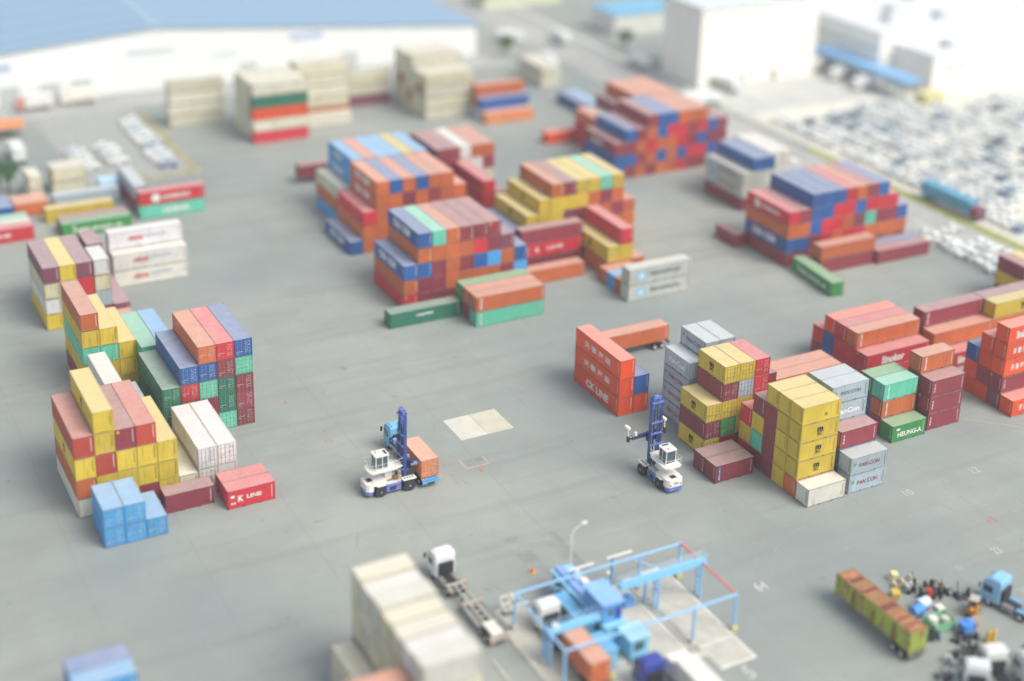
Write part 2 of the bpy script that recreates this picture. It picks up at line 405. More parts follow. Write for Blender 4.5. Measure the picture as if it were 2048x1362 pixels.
STICK = tri_mesh("sticker", rects((-.14, -.14, .14, .14)))
DISC = tri_mesh("round_emblem", [[(.5*math.cos(k*math.pi/8), .5*math.sin(k*math.pi/8)) for k in range(16)]])

PAL = dict(y=('cfb540', 'yellow'), m=('8e3a48', 'maroon'), r=('c8323f', 'red'), o=('e0532c', 'bright orange'), t=('c3683e', 'terracotta'), v=('c2c5bf', 'pale grey'), q=('b4483a', 'brick red'),
           b=('2a5ea2', 'dark blue'), c=('4c9fd8', 'sky blue'), g=('28705a', 'dark green'), G=('3f9450', 'bright green'), T=('62c0a6', 'mint green'),
           w=('dcdcd8', 'white'), e=('d9d6c0', 'cream'), s=('a9b9c4', 'silver grey'), p=('864a60', 'plum'), n=('d8875a', 'tan orange'), l=('a9bb50', 'rusty lime green'), k=('7a4650', 'dusty brown'))
def white(): return lin('dededa')

# the containers that show largest, by order of making; the rest go into one mesh
KEPT = """0-8 11-13 16-17 19-21 23-27 29-32 34-35 38-39 42-54 57 62-64 67-68 70-71 74 77-81 85 89 92-93 97-98 100-101 104-106 108-112 115-116
119 121-122 126 128 133 138 143 148 153 158 163 165 169-178 180-183 187-188 192-197 202 207 211-216 219-221 226 230 233-235 238 242-243 248-249
251-252 255-258 262-268 272 275 277 279 281 284 287 290 293 295 298 301 304-307 310 314-316 318 320-323 326-328 333 338 343 348 353 357 360-366
369-371 374 377 380 384 389 394 399 404 409 414 418 420-421 425-426 431 436 441 446 451 456-458 462-463 468 473 478 483 488 492 496 500 504 508
510-511 514-516 520 524 528 532 536-539 543 548 553 558 563 568 573 578 586-591 593-594 598 602 607 612 617 622 627 632 643 650 655 671 673-682
687 703 705-708 714-720 733 749 751 754-756 759-763"""
KEEP = set()
for part in KEPT.split():
    lo, _, hi = part.partition('-'); KEEP.update(range(int(lo), int(hi or lo)+1))
ALL = False   # ALL switch
CN = [0]; STUFF = MB(); STUFFC = []; REC = []; ROOTS = {}
ORD = ['first', 'second', 'third', 'fourth', 'fifth', 'sixth', 'seventh', 'eighth', 'ninth', 'tenth', 'eleventh', 'twelfth', 'thirteenth']
def face_mat(face, L, a, z, off=0.012):
    """local matrix of a flat thing lying on a face: 'L' = local -x side, 'Rr' = local +x side, 'F' = local y=0 end; a = distance along the face from its left edge as seen"""
    if face == 'L':  X = Vector((0, -1, 0)); P = Vector((-off, L-a, z)); N = Vector((-1, 0, 0))
    elif face == 'Rr': X = Vector((0, 1, 0)); P = Vector((W+off, a, z)); N = Vector((1, 0, 0))
    elif face == 'F': X = Vector((1, 0, 0)); P = Vector((a, -off, z)); N = Vector((0, -1, 0))
    Y = N.cross(X); mm = Matrix((X, Y, N)).transposed().to_4x4(); mm.translation = P; return mm
def put(root, name, me, face, L, a, z, w, h, color, off=0.014, label=None):
    o = link(name, me, root, mw=face_mat(face, L, a, z, off) @ Matrix.Diagonal((w, h, 1, 1)), color=color)
    if label: o['label'] = label
    return o

LOGO = {}
def logo(key):
    def f(fn): LOGO[key] = fn; return fn
    return f
def add_text(s, w, h, col, ax=None, dz=0.0, bold=0.02, name="lettering"):
    def fn(root, L, H, face): put(root, name, text_mesh(s, bold), face, L, (ax if ax is not None else 0.5)*L, H/2+dz, w*L if w < 1 else w, h, lin(col))
    return fn
@logo('MSC')
def _(root, L, H, face):
    put(root, "lettering", text_mesh('m', 0.05), face, L, L*.5, H*.60, 0.95, 0.62, lin('1d1c1a'))
    put(root, "lettering", text_mesh('SC', 0.03), face, L, L*.5, H*.36, 0.85, 0.42, lin('1d1c1a'))
LOGO['KLINE'] = lambda root, L, H, face: (put(root, "lettering", text_mesh('K', 0.05), face, L, L*.27, H*.5, 0.75, 0.85, white()),
    put(root, "lettering", text_mesh('LINE', 0.04), face, L, L*.55, H*.53, 1.9 if L < 7 else 3.2, 0.55, white()),
    put(root, "flag_emblem", tri_mesh("flag_emblem", rects((-.5, -.5, .5, .5))), face, L, L*.1, H*.66, .5, .36, white()),
    put(root, "diamond_emblem", tri_mesh("diamond_emblem", [[(-.5, 0), (-.25, -.5), (0, 0), (-.25, .5)], [(0, 0), (.25, -.5), (.5, 0), (.25, .5)]]), face, L, L*.11, H*.3, .7, .36, white()))
LOGO['PANCON'] = lambda root, L, H, face: (put(root, "lettering", text_mesh('PAN CON', 0.005), face, L, L*.5, H*.52, 3.3, 0.62, lin('9a4440')),
    put(root, "green_emblem", STICK, face, L, L*.1, H*.62, 1.4, 1.5, lin('5d9a6e')))
LOGO['PANCON2'] = lambda root, L, H, face: (put(root, "lettering", text_mesh('PAN CON', 0.01), face, L, L*.52, H*.55, 3.3, 0.55, lin('62686e')),
    put(root, "green_emblem", STICK, face, L, L*.1, H*.62, 1.4, 1.5, lin('8aa04a')))
LOGO['PanCon'] = add_text('PanCon', .62, .75, 'eef0ee', .5, 0, .03)
LOGO['HEUNG'] = lambda root, L, H, face: (put(root, "lettering", text_mesh('HEUNG-A', 0.04), face, L, L*.52, H*.42, .72*L, .75, white()),
    put(root, "round_emblem", DISC, face, L, L*.17, H*.74, .75, .36, white()))
LOGO['CKC'] = lambda root, L, H, face: put(root, "lettering", text_mesh('天 敬 海 运', 0.03), face, L, L*.5, H*.5, .58*L, 1.0, white())
LOGO['CK'] = lambda root, L, H, face: put(root, "lettering", text_mesh('CK LINE', 0.04), face, L, L*.53, H*.48, .5*L, 1.15, white())
LOGO['CMA'] = lambda root, L, H, face: put(root, "lettering", text_mesh('CMA CGM', 0.06), face, L, L*.45, H*.52, .55*L, 1.35, white())
LOGO['MAERSK'] = lambda root, L, H, face: (put(root, "lettering", text_mesh('MAERSK', 0.02), face, L, L*.60, H*.55, .5*L, .75, lin('5f6f72')),
    put(root, "square_emblem", tri_mesh("square_emblem", rects((-.5, -.5, .5, .5))), face, L, L*.2, H*.5, 1.7, 1.7, lin('86c0dc')),
    put(root, "star_emblem", tri_mesh("star_emblem", [[((.5 if k % 2 else .22)*math.cos(k*math.pi/7), (.5 if k % 2 else .22)*math.sin(k*math.pi/7)) for k in range(14)]]), face, L, L*.2, H*.5, 1.3, 1.3, white(), off=.02))
LOGO['REEF'] = lambda root, L, H, face: (put(root, "lettering", text_mesh('ARKAS', 0.05), face, L, L*.36, H*.55, .2*L, .8, lin('c9564a')),
    put(root, "blue_lettering", tri_mesh("blue_lettering", rects(*[(-.5+i*.1, -.5, -.5+i*.1+.07, .5) for i in range(10)])), face, L, L*.64, H*.6, .3*L, .45, lin('aab2cc')))
LOGO['tri'] = lambda root, L, H, face: (put(root, "blue_panel", tri_mesh("blue_panel", rects((-.5, -.5, .5, .5))), face, L, .62, H*.5, .42, 1.95, lin('2f4f9a')),
    put(root, "lettering", text_mesh('TRITON', 0.02, True), face, L, .62, H*.5, .26, 1.75, white(), off=.02))
LOGO['vtex'] = lambda root, L, H, face: put(root, "lettering", text_mesh('tex', 0.04, True), face, L, .55, H*.55, .32, 1.3, white())
LOGO['vbar'] = lambda root, L, H, face: put(root, "lettering", text_mesh('TEXTAINER', 0.05, True), face, L, .8, H*.52, .42, 2.0, white())
LOGO['big'] = lambda root, L, H, face: (put(root, "round_emblem", DISC, face, L, L*.25, H*.5, 1.7, 1.7, white()),
    put(root, "lettering", text_mesh('HAMBURG', 0.04), face, L, L*.56, H*.5, .42*L, .8, white()))
LOGO['script'] = lambda root, L, H, face: put(root, "lettering", text_mesh('Sinokor', 0.04), face, L, L*.42, H*.5, .36*L, 1.25, white())
LOGO['GR'] = lambda root, L, H, face: put(root, "lettering", text_mesh('capital', 0.05), face, L, L*.48, H*.62, .24*L, .55, white())
LOGO['TEAL'] = lambda root, L, H, face: put(root, "lettering", text_mesh('CHINA', 0.06), face, L, L*.55, H*.5, .42*L, 1.0, white())
LOGO['sc'] = add_text('c', .07, .4, '4a4030', .62, -.3, .02)

def container(x, y, z, orient, L, H, c, label, phrase, door=False, lg=None, shift=0, rz=0.0, detail=2, rusty=False, group=None):
    """one container; (x, y) = its corner nearest the camera side (least x, least y)"""
    idx = CN[0]; CN[0] += 1
    col = lin(PAL[c][0]); j = random.Random(idx*7+3)
    k = j.uniform(0.88, 1.12); hh = j.uniform(-.02, .02); col = tuple(min(0.82, max(.01, v*k*(1+hh*q))) for v, q in zip(col, (1, 0, -1)))
    if c in 'we': kk_ = j.uniform(.78, 1.0); bb = j.uniform(.9, 1.08); col = tuple(min(.8, v*kk_*q) for v, q in zip(lin(PAL[c][0]), (1, 1, bb)))
    if orient == 'E': loc, rot = (x, y, z), rz
    else: loc, rot = (x, y+W, z), -math.pi/2+rz
    REC.append((idx, loc, rot, L, H))
    if not ALL and idx not in KEEP and idx < 764:
        ca, sa = math.cos(rot), math.sin(rot)
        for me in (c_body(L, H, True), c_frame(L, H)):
            i0 = len(STUFF.v)
            STUFF.v += [(loc[0]+v.co.x*ca-v.co.y*sa, loc[1]+v.co.x*sa+v.co.y*ca, z+v.co.z) for v in me.vertices]
            for p in me.polygons:
                STUFF.f.append(tuple(i0+q for q in p.vertices)); STUFFC.append(col)
        return None
    root = link("shipping_container", c_body(L, H, not door), loc=loc, color=col); ROOTS[idx] = root; root.rotation_euler = (0, 0, rot)
    tag(root, label, "container", group)
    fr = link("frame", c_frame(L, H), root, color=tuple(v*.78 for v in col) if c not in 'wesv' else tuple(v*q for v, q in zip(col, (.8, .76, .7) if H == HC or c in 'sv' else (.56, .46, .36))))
    if rusty:
        for o in (root, fr):
            o.material_slots[0].link = 'OBJECT'; o.material_slots[0].material = PAINT_RUST
    if door and detail > 0:
        w = W/2-0.135
        for s_ in (0, 1):
            dd = link("door", c_door(H), root, loc=(0.13+s_*(w+0.01), 0, 0), color=col)
            link("lock_rods", c_rods(H), dd)
    wc = white() if c not in 'wesyv' else lin('5a5a58')
    if c == 'y': wc = lin('6a6030')
    if detail > 1:
        if door:
            link("container_number", marks_mesh('blk%d' % (idx % 3)), root, mw=face_mat('F', L, 1.4, H-.45, .05), color=wc)
            link("container_number", marks_mesh('row'), root, mw=face_mat('F', L, .2, .75+(idx % 3)*.3, .05) @ Matrix.Diagonal((.5, 1, 1, 1)), color=wc)
        else:
            link("container_number", marks_mesh('col'), root, mw=face_mat('F', L, W-.35, H-.4, .02), color=wc)
            if c in 'rmt' and idx % 2: put(root, "sticker", STICK, 'F', L, .35 if idx % 4 == 1 else W-.4, H-.4 if idx % 4 == 1 else .55, 1.2, 1.3, lin('e8a430'), .03)
        face = 'L' if orient == 'E' else 'Rr'
        link("container_number", marks_mesh('col'), root, mw=face_mat(face, L, L-.45, H-.5, .02), color=wc)
    if lg: LOGO[lg](root, L, H, 'L' if orient == 'E' else 'Rr')
    return root

G5 = 2.49
def stack(phrase, orient, L, x, y, cols, door=False, H=H20, hs=None, logos={}, detail=2, unit='column', start='left', group=None, z0=0, door_cols=(), tall=()):
    """cols: strings bottom-up, one letter per container; '.' leaves a gap in colour order (nothing there)"""
    size = 'long' if L > 8 else 'short'; n = len(cols)
    for i, s_ in enumerate(cols):
        z = z0
        top = len(s_)
        for kk, c in enumerate(s_):
            h_ = (hs[kk] if hs else H)
            if i in tall and kk == top-1: h_ = HC
            if c != '.':
                lay = 'top' if kk == top-1 and top > 1 else ('bottom' if kk == 0 else ORD[kk]+' layer')
                if top == 1: lay = 'single'
                pos = f"{ORD[i]} {unit} from {start}, " if n > 1 else ''
                label = f"{PAL[c][1]} {size} container, {lay}, {pos}{phrase}"
                cx, cy = (x+i*G5, y) if orient == 'E' else (x, y+i*G5)
                if len(label.split()) > 16: label = label.replace(' from '+start, '')
                container(cx, cy, z, orient, L, h_, c, label, phrase, door or i in door_cols, logos.get((i, kk)), detail=detail, group=group or ("containers in the "+phrase.split(' of ')[0].replace('in ', '')[:60]))
            z += h_
L20, L40 = 6.058, 12.192
D0 = dict(unit='row', start='front')
S5 = [H20, H20, HC, HC, HC]
# --- left foreground
stack("pile of sky blue boxes at lower left", 'E', L20, 29.77, 151.85, ["cc", "cc", "c"], door=True)
stack("big pile behind the sky blue boxes", 'E', L40, 28.43, 159.53, ["wtyq", "yyqyy", "yyym", "myyq", "yyy", "e"], hs=S5, logos={(0, 2): 'MSC', (1, 4): 'MSC'})
stack("white refrigerated pair behind the red short box", 'E', L40, 43.38, 159.5, ["ww", "ww"], door=True, H=HC)
stack("standing alone on the asphalt before the yellow pile", 'S', L20, 38.06, 155.86, ["m"], logos={})
stack("pair nearest the lift trucks at left", 'S', L20, 45.12, 153.47, ["r", "r"], logos={(0, 0): 'KLINE'}, **D0)
stack("doors facing pile behind the white boxes", 'E', L40, 42.71, 172.9, ["ggg", "ggrb", "rmTbt", "Tggmr", "mmmTb"], door=True)
stack("white pair half hidden in the left gap", 'E', L40, 36.3, 175.3, ["eew"])
stack("short pile beside the half hidden white", 'E', L20, 38.9, 175.9, ["es"])
stack("yellow block behind the left foreground pile", 'E', L40, 36.1, 189.2, ["myTyt", "yyTy", "yyy"])
stack("low pair right of the left yellow block", 'E', L40, 43.5, 186.4, ["ggT", "bbc"])
stack("plum topped block at far left", 'E', L40, 35.8, 213.5, ["yweL".replace('L', 'p'), "yyey", "mmrp"])
stack("white tower beside the plum topped block", 'E', L20, 43.4, 213.5, ["msew"])
stack("maroon tower behind the white tower", 'E', L20, 43.9, 220.3, ["mmmp"])
stack("between white reefers and yellow block", 'E', L40, 46.1, 213.4, ["p"])
stack("behind mint and sky blue tops", 'E', L40, 45.5, 199.2, ["t"])
stack("white reefer wall at left", 'S', L40, 48.9, 224.85, ["ww", "www"], H=HC, logos={(0, 0): 'REEF', (0, 1): 'REEF', (1, 2): 'REEF'}, **D0)
stack("stacked pair right of the left car park", 'S', L40, 60.5, 253.2, ["Tr"], logos={(0, 0): 'TEAL', (0, 1): 'big'})
stack("grey pair behind the red and teal", 'E', L40, 60.6, 257.4, ["ms"])
F1 = dict(detail=1)
stack("lone row at left edge middle", 'S', L40, 45.9, 250.0, ["G", "m"], logos={(0, 0): 'HEUNG'}, detail=1, **D0)
stack("yellow bar behind the green one", 'S', L40, 44.8, 258.3, ["y"], detail=1)
stack("three rows cut by the left edge", 'S', L40, 29.2, 251.8, ["r", "e", "T"], logos={(0, 0): 'KLINE'}, detail=1, **D0)
stack("cream boxes by the left parking", 'S', L20, 49.0, 272.2, ["ee", "ee"], detail=1, **D0)
stack("grey flat box before the cream ones", 'S', L40, 47.6, 264.8, ["s"], detail=1)
stack("cream pair near the trees", 'E', L20, 44.2, 269.5, ["ee"], detail=1)
stack("orange boxes near the trees", 'S', L20, 40.2, 263.2, ["t", "n"], detail=1, **D0)
stack("navy box between the orange ones", 'E', L20, 37.5, 262.5, ["b"], detail=1)
# --- left bottom, bottom white block
stack("cut off blue pair at bottom left", 'S', L20, 19.75, 121.2, ["bc", "bb"], H=HC, **D0)
stack("cream block at bottom centre", 'S', L20, 47.0, 100.55, ["eeeew", "meeew", "teeee", "bbeee", "eeeew", "meeew", "emeee"], tall=(0, 4, 6), **D0)
stack("low pair left of the cream block", 'E', L20, 44.4, 111.3, ["ee"], detail=1)
stack("orange topped pile cut by bottom edge", 'S', L20, 40.85, 102.9, ["tmt"], detail=1)
# --- centre right: orange CK stack, trailer handled below
stack("orange stack left of the grey wall", 'E', L40, 101.05, 152.6, ["ooo", "ob"], H=HC, logos={(0, 0): 'CK', (0, 1): 'CKC', (0, 2): 'CKC'})
stack("maroon pair beside the right lift truck", 'S', L20, 103.1, 132.1, ["m", "m"], logos={(0, 0): 'tri'}, **D0)
stack("doors facing pile behind the maroon pair", 'E', L20, 105.55, 138.2, ["ymy", "mGymy", "myysy", "mmmrr"], door=True, logos={(0, 0): 'MSC', (0, 2): 'MSC', (1, 4): 'MSC'})
stack("silver wall behind the yellow doors pile", 'E', L20, 107.4, 145.2, ["ssss", "sssss", "sssss"], logos={(0, 3): 'PanCon', (0, 2): 'PANCON', (0, 1): 'PANCON', (0, 0): 'PANCON', (1, 4): 'PANCON'})
stack("maroon tower beside the orange rows", 'E', L20, 117.7, 142.2, ["mmm"], door=True)
stack("yellow topped block in the right foreground", 'S', L20, 110.35, 122.3, ["w", "tyyyy", "yyyyy", "mmmmy", "mTym", "ryr"], logos={(1, 1): 'MSC', (1, 2): 'MSC', (1, 3): 'MSC', (1, 4): 'sc'}, **D0)
stack("silver row right of the yellow block", 'S', L20, 117.2, 122.5, ["ss", "bbm", "bbsss", "sssss"], logos={(0, 0): 'PANCON', (0, 1): 'PANCON', (1, 2): 'vtex', (2, 3): 'PanCon', (2, 4): 'PANCON2'}, **D0)
stack("green fronted row right of the silver", 'S', L20, 131.15, 130.0, ["G", "mtT", "bbG"], logos={(0, 0): 'HEUNG', (1, 1): 'vbar', (1, 2): 'vbar'}, **D0)
stack("maroon trio with terracotta on its back", 'S', L20, 138.0, 130.5, ["mmm", "mbmt"], logos={(0, 0): 'vtex', (0, 1): 'vtex', (0, 2): 'vtex', (1, 3): 'vbar'}, **D0)
stack("orange tower cut by the right edge", 'S', L20, 151.85, 128.15, ["o", "pmooo", "ompo".replace('p', 'o'), "oob"], logos={(0, 0): 'CKC', (1, 2): 'CKC', (1, 3): 'CKC', (1, 4): 'script', (1, 1): 'vtex'}, **D0)
stack("tan row behind the yellow topped block", 'S', L40, 121.6, 144.2, ["mt", "mt"], **D0)
stack("red topped long block at right", 'S', L40, 138.6, 144.3, ["rr", "rrt", "rrr", "bbo", "mr"], logos={(0, 1): 'script', (1, 2): 'vbar'}, **D0)
stack("low row behind the maroon trio", 'S', L40, 153.0, 143.2, ["r", "mt", "mmm"], logos={(0, 0): 'script', (2, 2): 'vbar'}, **D0)
stack("yellow topped long row at right edge", 'S', L40, 165.3, 145.7, ["mty", "mmp"], logos={(0, 2): 'MSC'}, **D0)
stack("maroon block on the right edge", 'E', L20, 180.7, 154.3, ["mym", "mmy", "mym"], detail=1)
# --- middle blocks
stack("green long box before the central block", 'S', L40, 83.5, 191.7, ["g"], logos={(0, 0): 'GR'})
stack("mint fronted rows right of the green box", 'S', L40, 95.95, 186.6, ["Tt", "mt", "GG"], logos={(0, 1): 'vbar', (0, 0): 'vbar'}, door=True, **D0)
stack("central block with the mint top", 'E', L40, 88.2, 197.0, ["rtb", "mmbtb", "mmmtT", "mtttt", "mtmtm", "mtbrm", "mtcmm", "mmtp", "ccb"], logos={(0, 2): 'CMA', (1, 4): 'CMA'})
stack("orange long box right of central block", 'S', L40, 109.8, 197.2, ["t"])
stack("plum and red pair behind the orange box", 'S', L40, 112.3, 202.3, ["mrm"], logos={(0, 1): 'KLINE'})
stack("pale grey pair with square emblems", 'S', L40, 122.9, 184.5, ["vv"], H=HC, logos={(0, 0): 'MAERSK', (0, 1): 'MAERSK'})
stack("low rows behind the pale grey pair", 'S', L20, 123.4, 187.2, ["t", "c", "t"], **D0)
stack("red topped pile in the centre", 'E', L40, 124.9, 194.4, ["ty", "tyr", "t"], door_cols=(0,), H=HC, logos={(0, 1): 'MSC'})
stack("yellow block in the middle distance", 'E', L40, 114.1, 208.3, ["bb", "yyy", "yyyy", "yyyyt", "yypym", "yymyy", "ymmty", "mmtmT", "ytmty", "ytt"], logos={(1, 2): 'MSC', (2, 3): 'MSC'}, door_cols=(5, 6, 7, 8))
stack("back central block with blue stripes", 'E', L40, 89.0, 221.6, ["b", "ttr", "ttttt", "ttttb", "tttmt", "ttmtb", "tttmt", "tmttt", "ttmt"], logos={(0, 0): 'CMA', (2, 4): 'CMA', (2, 3): 'CMA'}, detail=1)
stack("sky blue block behind the striped one", 'E', L40, 92.1, 234.1, ["cte", "ccccc", "ttttt", "ccccc", "ccccc", "yyyyy", "ccccc"], logos={(1, k): 'script' for k in range(1, 5)}, detail=1)
stack("maroon block with one white roof", 'E', L40, 114.2, 240.0, ["mmmm", "mmmm", "mmww", "mewt", "memt"], detail=1)
stack("red tower between two far blocks", 'E', L40, 117.8, 227.3, ["mrr", "mm"], detail=1)
stack("small cream top on the red tower", 'E', L20, 120.4, 240.0-.2, ["."], detail=1)
# --- right blocks
stack("pale rear block beside the road", 'E', L40, 165.3, 211.0, ["mvv", "mvvb", "mvvb"], logos={(0, 1): 'MAERSK', (0, 2): 'MAERSK'}, detail=1)
stack("white block beside the road", 'E', L40, 173.0, 212.6, ["mvvw", "mvww", "mvw"], detail=1)
stack("right block under blue roofs", 'E', L40, 156.0, 185.3, ["mbtr", "mbtm", "tmbbb", "trrbb", "btrrb", "rrtrr", "trpbt", "btTrm", "mtmrb", "ttmr", "mtb"], logos={(0, 3): 'big', (0, 1): 'CMA'}, detail=1)
stack("single at the back corner of right block", 'E', L20, 153.2, 196.4, ["m"], detail=1)
stack("terracotta pair before the right block", 'S', L40, 159.5, 180.2, ["mt"], door=True, detail=1)
stack("plum and blue low rows by the road", 'S', L40, 171.9, 179.4, ["m", "b"], detail=1, **D0)
container(155.2, 171.9, 0, 'E', L40, H20, 'G', "bright green long container lying alone before the right block", '', lg='HEUNG', rz=R(-6), group="lone containers")
stack("far block with red and blue doors", 'E', L40, 152.0, 235.8, ["bbm", "mbmb", "tmtm", "mtrtm", "tbtbb", "tttrb", "rbrrt", "mrmmt", "mTbrt".replace('T', 'r'), "Tbmb", "ommm"], logos={(0, 2): 'script'}, detail=1)
stack("second rank of the far red block", 'E', L40, 157.0, 248.4, ["rrt", "mte", "mmtp", "mmtbt", "mmttt", "mmttt", "mmttt"], detail=1)
stack("blue far row behind the red block", 'E', L40, 168.5, 276.0, ["b", "c"], detail=0)
stack("orange long box before the far block", 'S', L40, 150.6, 261.2, ["o"], detail=0)
# --- far stacks by the warehouse
stack("cream stack at far left", 'S', L40, 80.3, 304.0, ["eeee"], detail=0)
stack("cream stack with green and orange stripes", 'S', L40, 93.4, 286.3, ["reoge", "eeeee", "eeeee", "eeeee", "eeeee"], detail=0, **D0)
stack("low cream row before far yellowish stack", 'S', L40, 106.0, 292.2, ["e"], detail=0)
stack("far yellowish cream stack", 'S', L40, 107.3, 297.6, ["teeee", "eeeee"], detail=0, **D0)
stack("cream rows over a plum base far back", 'S', L40, 119.8, 303.0, ["pee"], detail=0)
stack("tall cream block before the warehouse", 'S', L40, 133.8, 287.2, ["eeee", "eeme", "eeee", "emeee", "eeeee", "eemee", "eeeee"], detail=0, **D0)
stack("far rows right of the tall cream block", 'S', L40, 144.8, 278.8, ["n", "sb", "stt"], detail=0, **D0)
stack("far cream pair beside the road", 'E', L40, 170.6, 299.5, ["ee", "ee"], detail=0)

# --- the container on the loaded truck etc. are made with their trucks further down
container(68.55, 147.75, 1.32, 'E', L20, H20, 'n', "tan orange short container loaded on the sky blue truck", '', door=True, group="containers on trailers")
container(107.5, 167.9, 1.32, 'S', L40, H20, 't', "terracotta long container on a semitrailer behind the orange stack", '', group="containers on trailers")
container(67.5, 104.1, 1.32, 'E', L20, H20, 't', "terracotta short container on a truck inside the blue gate frame", '', group="containers on trailers")
lime = container(100.75, 93.4, 1.2, 'E', L40, H20, 'l', "rusty lime green long container with a corroded brown roof", '', rusty=True, group="lone containers")
container(93.4, 258.9, 1.32, 'S', L40, H20, 'm', "maroon long container on a semitrailer left of the far sky blue block", '', detail=0, group="containers on trailers")

for o in ROOTS.values():
    if 'orange topped pile' in o['label']: o['label'] = o['label'].replace('top, ', 'third layer, ')
container(40.85, 102.9, 3*H20, 'S', L20, H20, 't', "terracotta short container on top of the pile cut by bottom edge", '', detail=1, group="containers in the orange topped pile cut by bottom edge")
if STUFF.f:
    me = bpy.data.meshes.new("stacked_containers"); me.from_pydata(STUFF.v, [], STUFF.f); me.materials.append(PAINT_ATTR)
    at = me.color_attributes.new("paint", 'FLOAT_COLOR', 'CORNER'); buf = []
    for f_, c_ in zip(STUFF.f, STUFFC): buf += [c_[0], c_[1], c_[2], 1.0]*len(f_)
    at.data.foreach_set('color', buf); me.update()
    tag(link("stacked_containers", me), "mixed containers deep inside and at the back of the stacks", "container", kind='stuff')
print("CONTAINERS", CN[0])
#CONTAINERS_END

rb = random.Random(3); rust_a = mat("rust_light", 'b07a5c', .9, var=.25, scale=2); rust_b = mat("rust_dark", '744438', .9, var=.25, scale=2)
for mm, nm in ((rust_a, "roof_patch"), (rust_b, "roof_patch")):
    for k in range(9):
        b = MB(); y0 = rb.uniform(.2, 11.2); b.box(rb.uniform(.05, .4), y0, H20-.045, rb.uniform(1.9, 2.38), y0+rb.uniform(.18, .6), H20+rb.uniform(.0, .06), mm); b.build(nm, lime)
for k in range(7):
    b = MB(); y0 = .6+k*1.7+rb.uniform(-.2, .2); b.box(-.004, y0, .12, .02, y0+rb.uniform(.15, .45), rb.uniform(.7, 2.4), (rust_a, rust_b)[k % 2]); b.build("side_patch", lime)
# ------------------------------------------------------------------ lift trucks
LB = M('5f79c6', 0.4); LB2 = M('394a8c', 0.45); OFFW = M('e4e2dc', 0.4, var=0.06); NAVY = M('2b3358', 0.5); SKY = M('5fb0dc', 0.4); SKYD = M('3f86b4', 0.45)
REDM = M('b8402c', 0.5); BRN = M('8a6a4c', 0.7); WHT = M('dedcd4', 0.45, var=0.08)
def wheel(parent, x, y, r_, w, rim=None, name="wheel"):
    b = MB(); b.cyl((x, y-w/2, r_), (x, y+w/2, r_), r_, RUBBER, 22); o = b.build(name, parent)
    c = MB(); rm = rim or DARK
    for s_ in (-1, 1):
        c.cyl((x, y+s_*w/2, r_), (x, y+s_*(w/2+.03), r_), r_*.52, rm, 14); c.cyl((x, y+s_*(w/2+.03), r_), (x, y+s_*(w/2+.09), r_), r_*.2, GALV, 8)
    c.build("rim", o); return o
def rail(b, pts, h, m_, step=0.7, w=0.03):
    for a, c in zip(pts, pts[1:]):
        a = Vector(a); c = Vector(c); n_ = max(1, round((c-a).length/step))
        for zz in (h, h*.55): b.bar(a+Vector((0, 0, zz)), c+Vector((0, 0, zz)), w, m_)
        for k in range(n_+1):
            q = a.lerp(c, k/n_); b.bar(q, q+Vector((0, 0, h)), w, m_)
